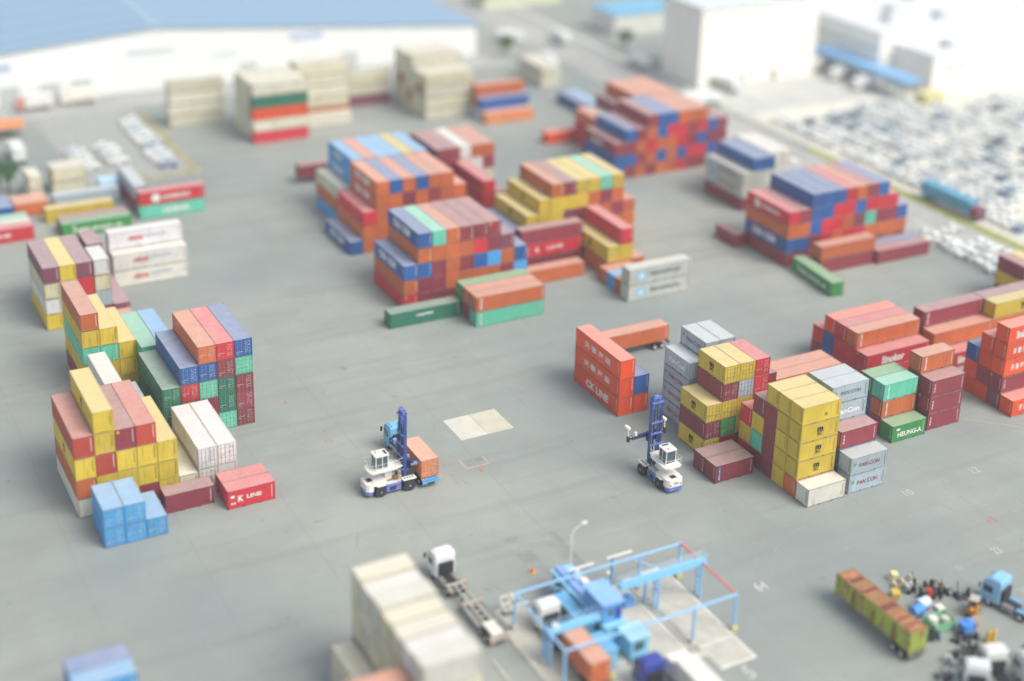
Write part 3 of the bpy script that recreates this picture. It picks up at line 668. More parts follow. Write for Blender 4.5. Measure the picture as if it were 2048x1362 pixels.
def lift_truck(label, loc, rz, spreader_z, spread_y, spread_up, spread_col, mast_h, text=None):
    t = thing("container_lift_truck", label, "lift truck", loc, rz, "container lift trucks at work")
    # body: x forward
    b = MB()
    b.prism([(-1.9, -.95), (-1.55, -1.25), (-.95, -1.3), (-.95, 1.3), (-1.55, 1.25), (-1.9, .95)], .95, 1.95, OFFW, .06)
    b.box(-.95, -.85, .8, 3.3, .85, 1.35, LB2)
    b.prism([(-.97, -1.28), (.9, -1.2), (.9, 1.2), (-.97, 1.28)], 1.62, 1.98, OFFW, .04)
    b.prism([(.9, -1.1), (2.9, -1.1), (2.9, 1.1), (.9, 1.1)], 1.35, 1.55, WHT)
    b.box(.95, -.35, 1.5, 1.9, .55, 3.35, OFFW)
    b.build("body", t)
    c = MB(); c.prism([(-1.92, -.85), (-1.6, -1.15), (-1.05, -1.2), (-1.05, 1.2), (-1.6, 1.15), (-1.92, .85)], .42, .95, LB); c.build("counterweight", t)
    for s_ in (-1, 1):
        p = MB(); p.box(.75, min(s_*.9, s_*1.32), .45, 2.75, max(s_*.9, s_*1.32), 1.4, LB)
        p.box(1.2, min(s_*1.3, s_*1.345), .62, 2.1, max(s_*1.3, s_*1.345), 1.12, DARK); p.box(2.15, min(s_*1.3, s_*1.35), .9, 2.6, max(s_*1.3, s_*1.35), 1.2, REDM)
        p.build("side_tank", t)
        f = MB(); f.prism([(2.95, s_*.8), (4.75, s_*.8), (4.75, s_*1.62), (2.95, s_*1.62)] if s_ > 0 else [(2.95, -1.62), (4.75, -1.62), (4.75, -.8), (2.95, -.8)], 1.62, 1.76, OFFW)
        for k in range(4): f.box(3.2+k*.36, s_*1.2-.12, 1.762, 3.36+k*.36, s_*1.2+.12, 1.79, DARK)
        f.build("fender", t)
        f = MB(); f.prism([(-.72, s_*1.0), (.75, s_*1.0), (.6, s_*1.5), (-.55, s_*1.5)] if s_ > 0 else [(-.55, -1.5), (.6, -1.5), (.75, -1.0), (-.72, -1.0)], 1.55, 1.7, OFFW); f.build("rear_fender", t)
        wheel(t, 0, s_*1.22, .74, .48)
        for k in (0, 1): wheel(t, 3.85, s_*(.92+k*.5), .78, .44)
    g = MB(); g.box(-1.45, -.4, 1.955, -.75, .4, 1.99, DARK)
    g.build("radiator_grille", t)
    g = MB()
    for s_ in (-1, 1): g.box(-1.95, s_*.8-.12, 1.2, -1.88, s_*.8+.12, 1.34, REDM)
    g.build("tail_light", t)
    # hydraulics between the frames
    h = MB()
    for k in range(4): h.cyl((1.0, -.7+k*.45, 1.7), (2.9, -.7+k*.45, 1.85), .09, (BRN, GALV, DARK, GALV)[k], 8)
    h.box(2.0, -.75, 1.55, 2.8, -.2, 2.0, BRN); h.cyl((2.2, .2, 1.55), (2.2, .2, 2.1), .3, WHT, 12); h.cyl((2.9, -.62, 2.4), (2.9, -.42, 2.4), .2, DARK, 10)
    h.build("hydraulics", t)
    # platform with cab
    p = MB(); p.prism([(-1.1, -1.25), (-1.4, -.8), (-1.4, .9), (-1.1, 1.35), (2.0, 1.35), (3.2, .8), (3.2, -.8), (2.0, -1.25)], 3.35, 3.47, OFFW); pl = p.build("cab_platform", t)
    q = MB(); rail(q, [(3.15, -.8, 3.47), (2.0, -1.2, 3.47), (-1.1, -1.2, 3.47), (-1.35, -.8, 3.47), (-1.35, .9, 3.47), (-1.1, 1.3, 3.47), (2.0, 1.3, 3.47), (3.15, .8, 3.47)], 1.05, OFFW); q.build("handrail", pl)
    cb = MB(); x0, x1, y0, y1 = -.45, 1.25, -.75, .75
    cb.box(x0, y0, 3.47, x1, y1, 3.6, OFFW); cb.box(x0-.08, y0-.08, 5.35, x1+.12, y1+.08, 5.5, OFFW, bev=.1)
    for x, y in ((x0, y0), (x1-.09, y0), (x0, y1-.09), (x1-.09, y1-.09), ((x0+x1)/2, y0), ((x0+x1)/2, y1-.09)): cb.box(x, y, 3.6, x+.09, y+.09, 5.35, OFFW)
    cab_ = cb.build("cab", t)
    gl = MB(); e = .03
    gl.box(x0+e, y0+.09, 3.62, x0+e+.02, y1-.09, 5.34, GLASS); gl.box(x1-e-.02, y0+.09, 3.62, x1-e, y1-.09, 5.34, GLASS)
    gl.box(x0+.09, y0+e, 3.62, x1-.09, y0+e+.02, 5.34, GLASS); gl.box(x0+.09, y1-e-.02, 3.62, x1-.09, y1-e, 5.34, GLASS)
    gl.box(.85, -.5, 5.502, 1.22, .5, 5.52, GLASS); gl.build("window", cab_)
    st = MB(); st.box(-.1, -.3, 3.62, .4, .3, 4.1, DARK); st.box(-.2, -.3, 4.1, -.05, .3, 4.8, DARK); st.build("seat", cab_)
    bc = MB(); bc.cyl((-.1, .3, 5.5), (-.1, .3, 5.68), .08, M('c2452e', .4), 10); bc.build("beacon", cab_)
    ld = MB()
    for s_ in (-.2, .2): ld.bar((2.6, -1.1+s_*.0-.1, 1.5), (2.2, -1.3, 3.4), .04, OFFW); ld.bar((2.95, -1.15, 1.5), (2.6, -1.3, 3.4), .04, OFFW)
    for k in range(6): ld.bar((2.6-k*.07, -1.2-k*.015, 1.7+k*.3), (2.95-k*.06, -1.2-k*.015, 1.7+k*.3), .04, OFFW)
    ld.build("ladder", t)
    # mast
    ms = MB(); mx = 3.3
    for s_ in (-1, 1):
        ms.box(mx, s_*.72-.13, .55, mx+.42, s_*.72+.13, mast_h-.6, LB2); ms.box(mx+.08, s_*.47-.1, .6, mx+.4, s_*.47+.1, mast_h, LB)
        ms.cyl((mx-.12, s_*.45, .7), (mx-.12, s_*.45, mast_h-1.8), .09, DARK, 8); ms.cyl((mx-.16, s_*.8, 1.4), (mx-.16, s_*.8, mast_h-2.2), .035, DARK, 6)
    for z in (1.0, 2.7, 4.4, 6.0, 7.6, mast_h-.95): ms.box(mx-.22, -.85, z, mx-.02, .85, z+.24, LB)
    for z in (.7, 5.2, mast_h-.55): ms.box(mx+.42, -.7, z, mx+.5, .7, z+.3, LB2)
    ms.box(mx-.1, -.6, mast_h-.35, mx+.45, .6, mast_h, LB, bev=.1)
    mo = ms.build("mast", t)
    ch = MB()
    for y in (-.2, .2): ch.cyl((mx+.2, y, 1.2), (mx+.2, y, mast_h-.3), .035, DARK, 6)
    k = 0
    z = 1.4
    while z < mast_h-2.2:
        ch.bar((mx-.2, .62, z), (mx-.2, .92, z), .025, LB); z += .32
    ch.build("chain", mo)
    # spreader
    sx = mx+.62; sz = spreader_z
    s = MB(); s.box(sx-.1, -.9, sz-.9, sx+.3, .9, sz+.35, NAVY); s.box(sx+.1, spread_y[0]+.5, sz-.32, sx+.5, spread_y[1]-.5, sz+.12, NAVY)
    s.box(sx+.18, spread_y[0], sz-.22, sx+.42, spread_y[1], sz+.04, DARK); sp = s.build("spreader", t)
    for e_, sg in ((spread_y[0], 1), (spread_y[1], -1)):
        a = MB(); cc = M(spread_col, .45)
        a.box(sx+.1, e_-.12, sz-.5, sx+.5, e_+.16, sz+.25, DARK); a.bar((sx+.3, e_, sz-.2), (sx+.35, e_, sz+spread_up), .16, cc)
        a.box(sx+.1, e_-.2, sz+spread_up, sx+1.05, e_+.2, sz+spread_up+.26, cc, bev=.08)
        a.bar((sx+.3, e_+sg*.9, sz+.1), (sx+.3, e_+sg*.15, sz-.05), .12, cc); a.box(sx+.15, e_+sg*1.1-.15, sz+.1, sx+.45, e_+sg*1.1+.15, sz+.65, cc)
        a.build("arm", sp)
    if text:
        o = link("lettering", text_mesh(text, 0.03), t, mw=Matrix(((0, 0, -1, -1.93), (-1, 0, 0, 0), (0, 1, 0, 1.45), (0, 0, 0, 1))) @ Matrix.Diagonal((.7, .22, 1, 1)), color=lin('4a5070'))
    return t
lift_truck("white and blue container lift truck setting a tan box on a trailer", (63.2, 149.45, 0), 0, 3.7, (-1.2, 5.2), -.2, '7f93d6', 11.0)
lift_truck("white and blue container lift truck with empty raised spreader", (97.25, 134.45, 0), math.pi/2, 5.7, (-2.0, 3.6), 1.3, 'e6e2d8', 11.4, text='TCM')

# ------------------------------------------------------------------ road trucks and trailers (x forward)
def tractor(label, loc, rz, c, group, dark=None, wheelrim=None):
    t = thing("truck_tractor", label, "truck", loc, rz, group); P = M(c, .35, var=.05); dk = M(dark, .45) if dark else DARK
    b = MB(); b.box(-1.1, -.42, .75, 4.6, .42, 1.0, DARK); b.box(-1.0, -1.1, .8, -.75, 1.1, 1.05, dk); b.build("chassis", t)
    b = MB(); b.extr([(2.65, .75), (4.95, .75), (5.0, 1.6), (4.78, 3.1), (4.5, 3.35), (3.9, 3.62), (2.75, 3.62), (2.65, 3.4)], 'y', -1.2, 1.2, P)
    b.box(2.75, -1.02, 3.6, 4.1, 1.02, 3.75, P, .1); cb = b.build("cab", t)
    g = MB(); g.poly([(5.0, -1.1, 1.75), (5.0, 1.1, 1.75), (4.83, 1.05, 2.85), (4.83, -1.05, 2.85)], GLASS)
    for s_ in (-1, 1): g.box(3.55, min(s_*1.19, s_*1.22), 1.8, 4.7, max(s_*1.19, s_*1.22), 2.65, GLASS)
    for i, v in enumerate(g.v[:4]): g.v[i] = (v[0]+.02, v[1], v[2])
    g.build("window", cb)
    for s_ in (-1, 1):
        mm = MB(); mm.bar((4.7, s_*1.2, 2.6), (5.1, s_*1.5, 2.6), .05, DARK); mm.box(5.0, s_*1.5-.12, 2.1, 5.12, s_*1.5+.12, 2.75, DARK); mm.build("mirror", cb)
        tk = MB(); tk.box(1.0, min(s_*.55, s_*1.15), .5, 2.4, max(s_*.55, s_*1.15), 1.05, GALV if s_ > 0 else dk, bev=.1); tk.build("fuel_tank", t)
        fl = MB(); fl.extr([(-.75, .9), (-.55, 1.2), (.55, 1.2), (.75, .9), (.7, .88), (.5, 1.14), (-.5, 1.14), (-.7, .88)], 'y', min(s_*.6, s_*1.2), max(s_*.6, s_*1.2), dk); fl.build("mudguard", t)
        hl = MB(); hl.box(4.96, s_*.9-.18, .85, 5.02, s_*.9+.18, 1.05, WHT); hl.build("headlight", cb)
        tl = MB(); tl.box(-1.14, s_*.85-.15, .8, -1.1, s_*.85+.15, .95, REDM); tl.build("tail_light", t)
        wheel(t, 3.9, s_*1.03, .5, .3, WHT); wheel(t, 0, s_*.93, .5, .5, WHT)
    e = MB(); e.box(2.3, -.9, 1.1, 2.6, .9, 2.6, DARK); e.build("air_stack", t); e = MB(); e.cyl((.0, 0, 1.02), (0, 0, 1.15), .45, GALV, 14); e.build("fifth_wheel", t)
    return t
def chassis(label, loc, rz, L, c, group, bolster='c8896a', axles=2, plate=False):
    """skeletal semitrailer, rear end at x=0, x forward"""
    t = thing("container_trailer", label, "trailer", loc, rz, group); P = M(c, .5)
    b = MB()
    for s_ in (-1, 1): b.box(0.1, s_*.42-.08, .98, L, s_*.42+.08, 1.24, P)
    k = .9
    while k < L-.4: b.box(k, -.42, 1.0, k+.12, .42, 1.14, P); k += 1.1
    b.build("frame_rails", t)
    for k in (0.15, L*.62, L-.3):
        b = MB(); b.box(k, -1.2, 1.02, k+.26, 1.2, 1.27, P)
        for s_ in (-1, 1): b.box(k, s_*1.06-.16, 1.27, k+.26, s_*1.06+.16, 1.31, M(bolster, .6))
        b.build("bolster", t)
    if plate:
        for s_ in (-1, 1):
            b = MB(); b.box(3.2, min(s_*.62, s_*1.18), .72, 7.6, max(s_*.62, s_*1.18), .8, M('9a9c9a', .6)); b.box(3.2, min(s_*1.14, s_*1.18), .5, 7.6, max(s_*1.14, s_*1.18), .95, M('9a9c9a', .6)); b.build("side_guard", t)
        b = MB(); b.box(.5, -.72, 1.245, 3.0, .72, 1.30, WHT); b.build("deck_plate", t)
    for k in range(axles):
        for s_ in (-1, 1): wheel(t, 1.3+k*1.3, s_*.92, .48, .5, WHT)
        b = MB(); b.cyl((1.3+k*1.3, -.9, .48), (1.3+k*1.3, .9, .48), .07, DARK, 8); b.build("axle", t)
    b = MB(); b.box(.02, -1.15, .62, .12, 1.15, .72, P); b.box(.0, -1.2, .78, .1, 1.2, 1.0, P)
    b.box(-.02, -.45, .6, .02, .45, .82, DARK); b.build("rear_bumper", t)
    for s_ in (-1, 1):
        b = MB(); b.box(-.03, s_*.8-.16, .8, .0, s_*.8+.16, .95, M('d08a3a', .4)); b.build("tail_light", t)
        b = MB(); b.bar((L-2.6, s_*.5, 1.0), (L-2.6, s_*.5, .25), .1, DARK); b.build("landing_leg", t)
    return t
UP = math.pi/2
TG = "trucks and trailers in the yard"
tractor("sky blue truck tractor beside the left lift truck", (69.8, 154.9, 0), UP, '6cb6e2', TG, '3f6f9c')
chassis("sky blue trailer carrying the tan orange box", (69.78, 147.35, 0), UP, 7.9, '5aa6d8', TG)
tractor("white truck tractor beside the tall cream block", (62.8, 126.0, 0), UP, 'e6e6ea', TG, '8c8a84')
chassis("empty beige trailer with pinkish corner pads and white plate", (63.0, 115.3, 0), UP, 11.0, 'b4b0a6', TG, 'd8a690', plate=True)
tractor("white truck tractor under the blue gate frame", (68.9, 112.3, 0), UP, 'e2e4e6', TG)
chassis("trailer under the terracotta box at the gate", (68.72, 103.8, 0), UP, 8.8, '4a4e58', TG)
chassis("trailer under the terracotta box behind the orange stack", (119.95, 169.1, 0), math.pi, 12.4, '3c4250', TG)
chassis("dull trailer under the rusty lime green box", (101.95, 93.2, 0), UP, 12.4, '6e706a', TG)
chassis("trailer under the far maroon box", (105.9, 260.1, 0), math.pi, 12.5, '66707c', TG)
tractor("navy blue tractor at the bottom of the gate lanes", (73.8, 99.2, 0), UP, '39499c', TG)
bt = MB()
def box_truck(label, loc, rz, cab_c, box_c, L, group):
    t = thing("box_truck", label, "truck", loc, rz, group)
    b = MB(); b.box(0, -1.2, 1.1, L, 1.2, 3.5, M(box_c, .5), bev=.06); b.build("cargo_box", t)
    b = MB(); b.extr([(L+.1, .7), (L+2.0, .7), (L+2.05, 1.5), (L+1.85, 2.7), (L+.1, 2.85)], 'y', -1.15, 1.15, M(cab_c, .35)); c = b.build("cab", t)
    g = MB(); g.poly([(L+2.07, -1.0, 1.55), (L+2.07, 1.0, 1.55), (L+1.92, .95, 2.5), (L+1.92, -.95, 2.5)], GLASS); g.build("window", c)
    b = MB(); b.box(.2, -.4, .7, L+1.8, .4, 1.1, DARK); b.build("chassis", t)
    for x in ((1.2, 2.4, L+1.1) if L > 7 else (1.3, L+1.0)):
        for s_ in (-1, 1): wheel(t, x, s_*.98, .46, .34, WHT)
    return t
box_truck("white box truck cut by the bottom edge beside the navy cab", (77.2, 94.5, 0), UP, 'e4e4e0', 'dedcd4', 7.0, TG)
box_truck("long sky blue truck with maroon cab on the road", (204.6, 202.6, 0), -UP, '8c4058', '5aa0be', 13.5, "vehicles on the road")

# ------------------------------------------------------------------ gate
FB = M('9ac8f0', 0.4, var=.05); FB2 = M('86b8e4', .4, var=.05); BCY = M('7cc0e2', .45, var=.05); BBL = M('5a96d0', .45); RDG = M('d87a78', .5)
LC = mat("lane_concrete", 'b9b7ae', .85, var=.12, scale=.7)
lane = [("gate_lane", rect(82.3, 101.5, 86.9, 119.5), 0.01), ("gate_lane", rect(76.6, 101.4, 80.9, 119.3), 0.01), ("gate_lane", rect(65.4, 104, 69.6, 121.1), .01), ("gate_lane", rect(70.6, 100, 75.4, 118), .008)]
for n_, p_, z_ in lane: sheet(n_, p_, z_, LC)
b = MB(); WP = mat("white_edge_paint", 'dedcd2', .7)
for x0, y0, x1, y1 in ((82.3, 101.5, 86.9, 101.8), (82.3, 105.6, 86.9, 105.75), (86.7, 101.8, 86.9, 119.5), (76.6, 105.2, 80.9, 105.35), (80.7, 101.4, 80.9, 119.3), (65.4, 120.9, 69.6, 121.1)):
    b.poly([(x, y, .014) for x, y in rect(x0, y0, x1, y1)], WP)
tag(b.build("lane_edge_line"), kind='structure')
b = MB(); KB = mat("kerb_concrete", 'bdbab0', .85)
for x0, y0, x1, y1 in ((81.0, 104, 82.2, 119.6), (64.4, 100, 65.3, 117.2), (69.7, 103, 70.5, 120), (61.0, 96, 61.25, 113.5), (75.5, 101, 76.5, 108)):
    b.box(x0, y0, 0, x1, y1, .15, KB)
tag(b.build("kerb_island"), kind='structure')
b = MB(); ST = mat("road_seam_dark", '6a6a68', .9)
for k in range(18): b.poly([(x, y, .156) for x, y in rect(81.15, 105+k*.62, 82.05, 105.3+k*.62)], ST)
tag(b.build("kerb_hatching"), kind='structure')
g = thing("steel_gateway", "light blue steel frame on posts over the gate lanes", "gate frame", (65.8, 106.5, 0)); O = Vector((65.8, 106.5, 0))
def P_(x, y, z): return Vector((x, y, z))-O
X0, X1, Y0_, Y1_ = 65.75, 87.4, 106.5, 117.35
for a, c, mm in (((X0, Y1_), (X1, Y1_), FB), ((X0, Y0_), (X1, Y0_), FB), ((X0, Y0_+.15), (X0, Y1_-.15), FB), ((X1, Y0_+.15), (X1, Y1_-.15), RDG)):
    b = MB(); b.box(*(P_(min(a[0], c[0])-.1, min(a[1], c[1])-.1, 4.5)), *(P_(max(a[0], c[0])+.1, max(a[1], c[1])+.1, 4.7)), mm); b.build("beam", g)
for x, y in ((X0, Y1_), (81.9, Y1_), (X1, Y1_), (X1, Y0_), (81.9, Y0_), (X0, Y0_), (65.75, 110.9)):
    b = MB(); b.box(*P_(x-.12, y-.12, .5), *P_(x+.12, y+.12, 4.5), FB2); b.build("post", g)
    b = MB(); b.box(*P_(x-.32, y-.32, 0), *P_(x+.32, y+.32, .5), M('c8bc7a', .7) if x > 87 else KB); b.build("post_base", g)
b = MB(); b.box(*P_(X0-.5, Y1_-.3, 4.0), *P_(X0-.16, Y1_+.4, 4.5), OFFW); b.build("camera_housing", g)
for k in range(2):
    b = MB(); b.bar(P_(70+k*11, Y1_-.2, 4.4), P_(74+k*11, 113.9, 3.2), .08, FB); b.build("brace", g)
g2 = thing("camera_gantry", "light blue walkway gantry with railing beside the booth", "gantry", (82, 113.4, 0)); O = Vector((82, 113.4, 0))
b = MB(); b.box(*P_(76.6, 112.95, 4.3), *P_(88.1, 113.85, 4.75), BCY); b.build("walkway", g2)
b = MB(); rail(b, [P_(76.6, 113.0, 4.75), P_(88.05, 113.0, 4.75), P_(88.05, 113.8, 4.75), P_(76.6, 113.8, 4.75)], .8, FB, 1.4, .04); b.build("handrail", g2)
for x in (81.6, 87.4):
    for y in (113.0, 113.8):
        b = MB(); b.box(*P_(x-.11, y-.11, .16 if x < 85 else 0), *P_(x+.11, y+.11, 4.3), FB2); b.build("post", g2)
    b = MB(); b.box(*P_(x-.08, 113.1, 2.6), *P_(x+.08, 113.7, 2.75), FB2); b.build("cross_brace", g2)
g3 = thing("camera_gantry", "light blue gantry over the left gate lanes", "gantry", (69, 110.4, 0)); O = Vector((69, 110.4, 0))
b = MB(); b.box(*P_(65.9, 109.9, 4.0), *P_(72.3, 110.9, 4.4), BCY); b.build("walkway", g3)
b = MB(); rail(b, [P_(65.9, 109.95, 4.4), P_(72.3, 109.95, 4.4), P_(72.3, 110.85, 4.4), P_(65.9, 110.85, 4.4)], .8, FB, 1.6, .04); b.build("handrail", g3)
for y in (109.98, 110.82):
    b = MB(); b.box(*P_(66.0, y-.1, 0), *P_(66.2, y+.1, 4.0), FB2); b.build("post", g3)
b = MB(); b.cyl(P_(66.8, 110.4, 4.4), P_(66.8, 110.4, 4.9), .35, OFFW, 10); b.build("camera_housing", g3)
# booths
bo = thing("gate_booth", "light blue two storey gate booth with dark blue upper room", "booth", (74, 112, 0)); O = Vector((74, 112, 0))
b = MB(); b.box(*P_(72.7, 109.6, .15), *P_(74.9, 121.2, 3.0), BCY); b.box(*P_(72.4, 109.5, 3.0), *P_(75.2, 121.3, 3.12), M('8fc9e6', .5)); b.build("wall", bo)
b = MB(); b.box(*P_(72.55, 110.1, 3.12), *P_(74.9, 114.1, 5.5), BBL); b.build("upper_room", bo)
b = MB(); b.box(*P_(72.35, 109.9, 5.5), *P_(75.1, 114.3, 5.64), M('8ab4e6', .5)); b.build("roof", bo)
b = MB(); b.box(*P_(72.9, 114.3, 3.12), *P_(73.7, 121.2, 3.5), M('88a8e0', .5)); b.build("cable_duct", bo)
for y in (111.5, 114.4, 117.0, 119.2):
    b = MB(); b.box(*P_(72.67, y, 1.2), *P_(72.71, y+1.3, 2.3), GLASS); b.build("window", bo)
b = MB(); b.box(*P_(74.0, 110.07, 3.4), *P_(74.8, 110.11, 4.9), M('1f3f98', .4)); b.build("door", bo)
b = MB(); b.box(*P_(73.2, 110.06, 4.0), *P_(73.8, 110.1, 4.9), GLASS); b.build("window", bo)
for k in range(3):
    b = MB(); b.box(*P_(74.1, 115+k*1.8, 3.12), *P_(74.9, 116+k*1.8, 3.7), OFFW); b.build("air_conditioner", bo)
bo2 = thing("gate_booth", "small light blue booth below the dark blue upper room", "booth", (75.5, 108, 0)); O = Vector((75.5, 108, 0))
b = MB(); b.box(*P_(74.2, 106.9, .15), *P_(76.4, 109.5, 2.7), BCY); b.build("wall", bo2)
b = MB(); b.box(*P_(73.9, 106.7, 2.7), *P_(76.6, 109.48, 2.84), M('a9d6ea', .5)); b.build("roof", bo2)
b = MB(); b.box(*P_(74.6, 106.86, 1.2), *P_(75.8, 106.9, 2.2), GLASS); b.build("window", bo2)
b = MB(); b.box(*P_(76.4, 107.5, .2), *P_(76.44, 108.3, 2.2), M('3f86b4', .5)); b.build("door", bo2)
bo3 = thing("gate_booth", "narrow light blue booth left of the two storey one", "booth", (71.4, 111, 0)); O = Vector((71.4, 111, 0))
b = MB(); b.box(*P_(70.9, 106.6, .12), *P_(72.3, 109.8, 2.6), BCY); b.box(*P_(70.9, 111.2, .12), *P_(72.3, 117.4, 2.6), BCY); b.build("wall", bo3)
b = MB(); b.box(*P_(70.7, 106.4, 2.6), *P_(72.33, 109.85, 2.74), M('6fb2da', .5)); b.box(*P_(70.7, 111.1, 2.6), *P_(72.33, 117.6, 2.74), M('6fb2da', .5)); b.build("roof", bo3)
for y in (107.4, 112.2, 114.6):
    b = MB(); b.box(*P_(70.86, y, 1.1), *P_(70.9, y+1.4, 2.2), GLASS); b.build("window", bo3)
def pole_lamp(label, x, y, h_, ax, ay, c='dcdcd8'):
    t = thing("street_lamp", label, "street lamp", (x, y, 0), 0, "street lamps"); m_ = M(c, .4)
    b = MB(); b.cyl((0, 0, 0), (0, 0, h_), .1, m_, 8, .07); b.build("pole", t)
    b = MB(); b.path([(0, 0, h_), (ax*.3, ay*.3, h_+.55), (ax, ay, h_+.85)], .05, m_); b.build("arm", t)
    b = MB(); b.box(ax-.15, ay-.2, h_+.78, ax+.55, ay+.2, h_+.98, m_, bev=.08); b.build("lamp_head", t)
pole_lamp("thin white street lamp behind the blue gate booth", 75.35, 121.8, 6.6, 1.6, .3)
for lb, x, y, z, w_ in (("white barrier bar beside the blue frame beam", 78.4, 118.9, 4.2, 3.3), ("short white barrier bar on the booth roof end", 73.0, 118.3, 4.6, 3.2), ("white barrier bar over the middle lane", 80.4, 114.9, 4.0, 2.4)):
    t = thing("barrier", lb, "barrier", (x, y, 0), 0, "white barrier bars at the gate")
    b = MB(); b.box(0, -.1, z, w_, .1, z+.18, OFFW); b.build("bar", t)
    b = MB(); b.box(.6, -.12, 0, .85, .12, z, BBL if z == 4.2 else FB2); b.build("post", t)
# white signal box in the lane, orange cone, board leaning
t = thing("ticket_machine", "white ticket machine between the two right gate lanes", "ticket machine", (79.5, 119.9, 0)); b = MB(); b.box(-.35, -.3, 0, .35, .3, 1.5, OFFW, bev=.05); b.build("cabinet", t); b = MB(); b.box(-.2, -.33, .9, .2, -.3, 1.3, DARK); b.build("screen", t)
t = thing("motor_unit", "blue gate motor on the yellow kerb island", "motor unit", (79.3, 115.6, 0)); b = MB(); b.box(-.7, -.6, .0, .7, .6, .9, BBL, bev=.1); b.build("housing", t); b = MB(); b.cyl((-.3, 0, .9), (-.3, 0, 1.3), .3, SKYD, 10); b.build("motor", t)
t = thing("traffic_cone", "bright orange marker cone on the asphalt behind the gate", "cone", (72.6, 125.6, 0)); b = MB(); b.box(-.28, -.28, 0, .28, .28, .05, M('e8923a', .6)); b.build("base", t); b = MB(); b.cyl((0, 0, .05), (0, 0, .95), .26, M('f0902c', .5), 12, .05); b.build("cone", t)
t = thing("scrap_rack", "pale scrap metal frame beside the empty beige trailer", "scrap frame", (66.0, 120.0, 0)); b = MB()
for a_, c_ in (((0, 0, 0), (-.2, .9, 1.7)), ((1.0, -.2, 0), (.7, .8, 1.9)), ((-.2, .9, 1.7), (.7, .8, 1.9)), ((0, 0, .5), (1, -.2, .6)), ((-.1, .4, 1), (.85, .4, 1.2))): b.bar(a_, c_, .14, WHT)
b.build("bars", t); b = MB(); b.box(-.2, -.4, 0, 1.1, .5, .4, M('8f8a80', .8)); b.build("base", t)

# ------------------------------------------------------------------ scrap corner at lower right
rnd = random.Random(5)
def forklift(label, loc, rz, c, group):
    t = thing("forklift", label, "forklift", loc, rz, group); P = M(c, .45)
    b = MB(); b.prism([(-1.3, -.6), (.9, -.6), (.9, .6), (-1.3, .6)], .35, 1.0, P, .03); b.box(-1.5, -.6, .4, -.9, .6, 1.35, DARK, bev=.15); b.build("body", t)
    b = MB()
    for x, y in ((-.7, -.5), (-.7, .5), (.7, -.5), (.7, .5)): b.bar((x, y, 1.0), (x*.8, y, 2.15), .07, DARK)
    b.box(-.65, -.55, 2.15, .65, .55, 2.22, M('b8b8b0', .5)); b.build("overhead_guard", t)
    b = MB(); b.box(-.45, -.25, 1.0, .05, .25, 1.15, DARK); b.box(-.55, -.25, 1.15, -.4, .25, 1.6, DARK); b.build("seat", t)
    b = MB()
    for s_ in (-.3, .3): b.box(1.0, s_-.06, .15, 1.14, s_+.06, 2.4, DARK)
    b.build("mast", t)
    for s_ in (-.35, .35):
        f = MB(); f.box(1.15, s_-.07, .12, 2.7, s_+.07, .17, DARK); f.build("fork", t)
    for x, y in ((-.95, -.52), (-.95, .52), (.65, -.52), (.65, .52)): wheel(t, x, y, .33, .22)
SG = "odds and ends in the scrap corner"
forklift("black and orange forklift with long forks in the scrap corner", (113.4, 96.6, 0), R(215), 'e0962e', SG)
def blob_machine(name, label, cat, x, y, parts):
    """a small machine or heap: parts = (part name, list of shapes)"""
    t = thing(name, label, cat, (x, y, 0), 0, SG)
    for pn, shapes in parts:
        b = MB()
        for s_ in shapes:
            if s_[0] == 'b': b.box(*s_[1:7], s_[7], bev=.08)
            else: b.cyl(*s_[1:])
        b.build(pn, t)
    return t
BLU = M('4f8fe0', .45); GRN = M('7fb890', .5); TAN = M('b8a894', .6); YEL = M('d8b048', .5); CRM = M('d8cfa0', .6); CHR = M('30323a', .5)
blob_machine("oil_tank", "bright blue tank beside stacked beige pallets", "tank", 110.4, 94.6, [("tank", [('b', -.9, -.7, .2, .7, .5, 1.4, BLU)]), ("valve", [('c', (0, 0, 1.4), (0, 0, 1.7), .2, BLU, 10)]), ("foot", [('b', -.8, -.6, 0, .6, .4, .2, CHR)])])
for k, (x, y) in enumerate(((107.4, 99.2), (108.9, 99.9))):
    blob_machine("oil_tank", ("blue tank nearest the rusty container", "pale blue tank right of the blue one")[k], "tank", x, y, [("tank", [('c', (-.7, 0, .8), (.8, .1, .8), .65, (BLU, M('c4d4ee', .4))[k], 14)]), ("cradle", [('b', -.6, -.4, 0, .7, .4, .3, CHR)])])
t = thing("waste_skip", "pale green open waste skip in the scrap corner", "skip", (108.3, 96.6, 0), 0, SG); b = MB()
b.prism([(-1.5, -1.0), (1.5, -1.0), (1.5, 1.0), (-1.5, 1.0)], .1, .16, GRN); 
for a_ in ((-1.5, -1.0, 1.5, -.92), (-1.5, .92, 1.5, 1.0), (-1.5, -.92, -1.42, .92), (1.42, -.92, 1.5, .92)): b.box(a_[0], a_[1], .16, a_[2], a_[3], 1.2, GRN)
b.build("bin", t); b = MB(); b.box(-1.2, -.2, .17, -.2, .8, 1.3, WHT, bev=.2); b.box(.3, -.6, .17, 1.2, .4, 1.15, M('bdbdb4', .8), bev=.2); b.build("rubbish", t)
